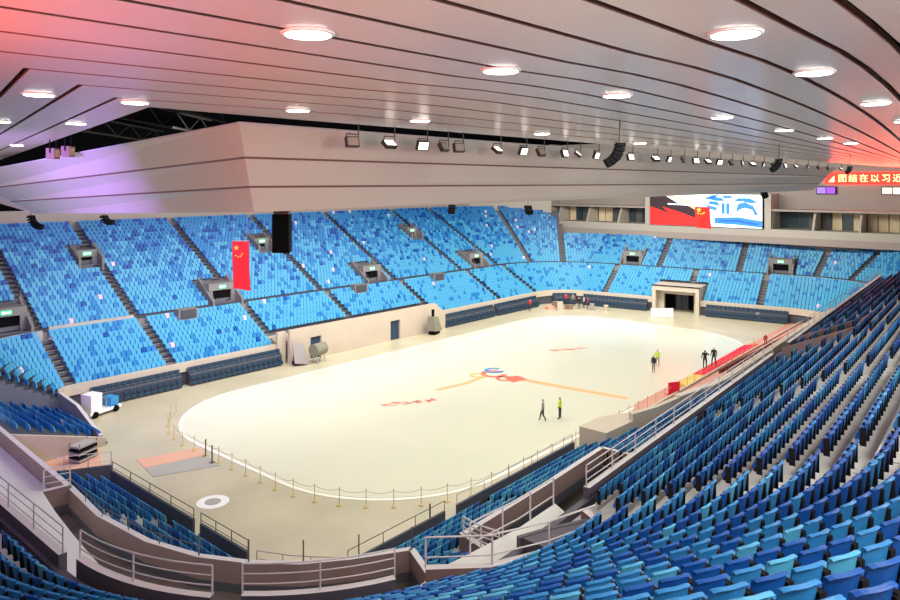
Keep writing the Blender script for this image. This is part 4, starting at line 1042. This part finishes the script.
person(fl(705, 369), -1.2, 'jblack', 'trousers', 'hair', 'person dressed in black at the left of the pair by the red carpet', 'reach', 1.85)
person(fl(714, 366), 1.6, 'jblack', 'trousers', 'hair', 'person dressed in black at the right of the pair by the red carpet', 'walk', 1.85)
o = person((22.5, -16.0), 2.0, 'jred', 'jred', 'hair', 'person in red sitting among the maroon seats on the ramp', 'stand', 1.3); o.location.z = 1.0
crowd = [(573, 306, 'wood'), (579, 309, 'jblack'), (584, 308, 'jwhite'), (588, 309, 'jred'), (566, 305, 'jred'), (648, 309, 'jwhite'), (530, 311, 'jred')]
wh = ['third from left', 'in black, fourth from left', 'in white, fifth from left', 'in red, sixth from left', 'in dark red, second from left', 'in white left of the big portal', 'in red by the far bank, leftmost']
for (u, v, c), w_ in zip(crowd, wh):
    person(fl(u, v), rnd.uniform(-3, 3), c, 'trousers', 'hair', 'tiny person ' + w_ + ', at the far corner of the floor')
# equipment in the far right corner
for i, (u, v, sx, h_, m_) in enumerate(((556, 307, .9, .8, 'wood'), (560, 310, .5, 1.2, 'beige'), (569, 309, .8, .6, 'wood'), (592, 310, .6, .9, 'jgrey'), (550, 309, 1.2, .4, 'matpink'))):
    x, y = fl(u, v); mb = MB(); mb.box(-sx / 2, sx / 2, -.4, .4, .06, h_); mb.box(-sx / 2 - .05, sx / 2 + .05, -.45, .45, 0, .06); mb.box(-sx / 2, sx / 2, -.43, -.4, h_ * .3, h_ * .35)
    o = mb.build('equipment_case', m_); o.location = (x, y, 0); o.rotation_euler = (0, 0, i * .7)
    tag(o, '%s equipment case among the clutter in the far right corner, %s' % ({'wood': 'brown', 'beige': 'beige', 'jgrey': 'grey', 'matpink': 'low pinkish'}[m_], ('left of the people', 'upright', 'next to the people', 'right of the people', 'leftmost')[i]), 'case')
for i, (u, v) in enumerate(((605, 309), (556, 300))):
    pass
x, y = fl(606, 311); mb = MB(); mb.lathe((0, 0, 0), [(.3, 0), (.33, .8), (.3, .85)], 12); o = mb.build('bin', 'beige'); o.location = (x, y, 0); tag(o, 'pale round bin in front of the end seat bank left of the portal', 'bin')
x, y = fl(758, 321); mb = MB(); mb.lathe((0, 0, 0), [(.4, 0), (.45, 1.0), (.3, 1.2)], 12); o = mb.build('bin', 'grey'); o.location = (x, y, 0); tag(o, 'grey round bin in front of the end seat bank right of the portal', 'bin')
x, y = fl(662, 318); mb = MB(); mb.box(-1.5, 1.5, -.1, .1, .05, 1.3); mb.box(-1.5, -1.4, -.3, .3, 0, .05); mb.box(1.4, 1.5, -.3, .3, 0, .05); o = mb.build('display_board', 'white'); o.location = (x, y, 0); o.rotation_euler = (0, 0, AIM - PI / 2); tag(o, 'white low board on the floor before the big portal', 'board')
# ------------------------------------------------------------------ equipment by the far wall
t = empty('loudspeaker_stack', (-11.9, 17.7, 0), -.3, label='grey slanted panel leaning beside the drum at the left end of the beige wall', cat='equipment')
mb = MB(); mb.hexa([(-.9, -.7, .3), (.5, -.7, .1), (.5, -.55, .1), (-.9, -.55, .3), (-.9, 0, 2.2), (.3, 0, 2.0), (.3, .15, 2.0), (-.9, .15, 2.2)]); mb.build('panel', 'jgrey', t)
mb = MB(); mb.box(-.8, .4, -.1, .5, 0, .3); mb.tube((-.7, .3, .3), (-.7, .1, 2.0), .04); mb.tube((.3, .3, .3), (.2, .1, 1.9), .04); mb.build('stand', 'black', t)
t = empty('cable_drum', (-10.2, 17.0, 0), .2, label='olive covered round drum on a stand before the left dark door', cat='equipment')
mb = MB(); mb.tube((-.9, 0, 1.35), (.7, 0, 1.35), .62, n=18); mb.build('drum', 'mesh_green', t)
mb = MB()
for s in (-.6, .5): mb.tube((s, -.4, 0), (s, 0, 1.2), .04); mb.tube((s, .4, 0), (s, 0, 1.2), .04)
mb.build('stand', 'rail', t)
t = empty('loudspeaker_stack', (7.6, 17.5, 0), .3, label='olive grey boxed machine at the right end of the beige wall', cat='equipment')
mb = MB(); mb.hexa([(-1, -.6, .5), (.9, -.6, .3), (.9, .5, .3), (-1, .5, .5), (-.9, -.3, 2.2), (.4, -.3, 2.0), (.4, .5, 2.0), (-.9, .5, 2.2)]); mb.build('cover', 'mesh_green', t)
mb = MB(); mb.box(-.8, .7, -.4, .4, 0, .35); mb.box(-.2, .2, .1, .3, 2.0, 2.9); mb.build('stand', 'black', t)
# ice machine / cart at the left
t = empty('ice_cart', (-31.8, 17.0, 0), .3, label='small white cart with a blue box by the far left corner', cat='cart')
mb = MB(); mb.box(-1.4, 1.5, -.6, .6, .25, .45); mb.build('chassis', 'white', t); mb = MB(); mb.box(-1.3, -.3, -.55, .55, .45, 1.75); mb.box(-1.32, -.28, -.57, .57, 1.7, 1.8); mb.build('cabin', 'white', t)
mb = MB(); mb.box(.55, 1.3, -.5, .5, .45, 1.15); mb.build('tank', 'cyan', t)
for sx in (-.95, .95):
    for sy in (-.6, .6): mb = MB(); mb.tube((sx, sy - .08, .25), (sx, sy + .08, .25), .25, n=14); mb.build('wheel', 'black', t)
mb = MB(); mb.tube((.2, -.4, .45), (.2, -.4, 1.2), .03); mb.tube((.2, .4, .45), (.2, .4, 1.2), .03); mb.tube((.2, -.4, 1.2), (.2, .4, 1.2), .03); mb.build('handle', 'rail', t)
t = empty('stacked_chairs', (-36.6, 8.2, 0), .4, label='stack of dark folded chairs at the floor entrance of the left stand', cat='chairs')
for k in range(5):
    mb = MB(); mb.box(-.75, .75, -.45, .45, .12 + k * .22, .24 + k * .22); mb.build('chair_layer', 'black' if k % 2 else 'matgrey', t)
mb = MB()
for sx in (-.7, .7):
    for sy in (-.4, .4): mb.tube((sx, sy, 0), (sx, sy, 1.3), .03)
mb.build('rack', 'postdark', t)
# ------------------------------------------------------------------ light
W = bpy.data.worlds.new('world'); S.world = W; W.use_nodes = True
W.node_tree.nodes['Background'].inputs['Color'].default_value = (1.0, .97, .94, 1); W.node_tree.nodes['Background'].inputs['Strength'].default_value = .95
def area(name, loc, size, sy, power, col=(1, .96, .9), rot=(0, 0, 0), spread=180):
    l = bpy.data.lights.new(name, 'AREA'); l.shape = 'RECTANGLE'; l.size = size; l.size_y = sy; l.energy = power; l.color = col; l.spread = math.radians(spread)
    o = bpy.data.objects.new(name, l); COL.objects.link(o); o.location = loc; o.rotation_euler = rot; return o
area('arena_light', (0, -2, 21.5), 70, 30, 14000)
area('far_stand_light', (0, 8, 21), 70, 4, 11000, rot=(math.radians(60), 0, 0))
area('end_stand_light', (26, 0, 21), 30, 4, 6500, rot=(math.radians(60), 0, -PI / 2))
for X, Y in ((-38, -32), (-20, -31), (0, -30)): area('stand_light', (X, Y, 20.0), 6, 4, 600)
area('ribbon_glow', (55.8, -20, 18.8), 1.6, 12, 1000, (1, .05, .03), rot=(0, PI / 2, 0))
def aim(o, to):
    o.rotation_euler = (Vector(to) - o.location).to_track_quat('-Z', 'Y').to_euler()
aim(area('added_red_tint', (-61, -32.5, 17.4), 1.2, 1.2, 800, (1, .12, .08), spread=100), (-54, -30.5, 20.2))  # unseen lamp, added to redden the left end of the ceiling
aim(area('added_purple_tint', (-58, -10, 17.5), 1.5, 1.5, 2200, (.38, .18, 1), spread=90), (-41, 3, 18.6))  # unseen lamp, added to give the left bulkhead a purple cast
for X, Y, p_ in ((-60, -42, 500), (-48, -44, 800), (-34, -43, 950), (-18, -42, 1100)): aim(area('stand_light', (X, Y, 19.7), 5, 2, p_), (X + 3, -26, 8))
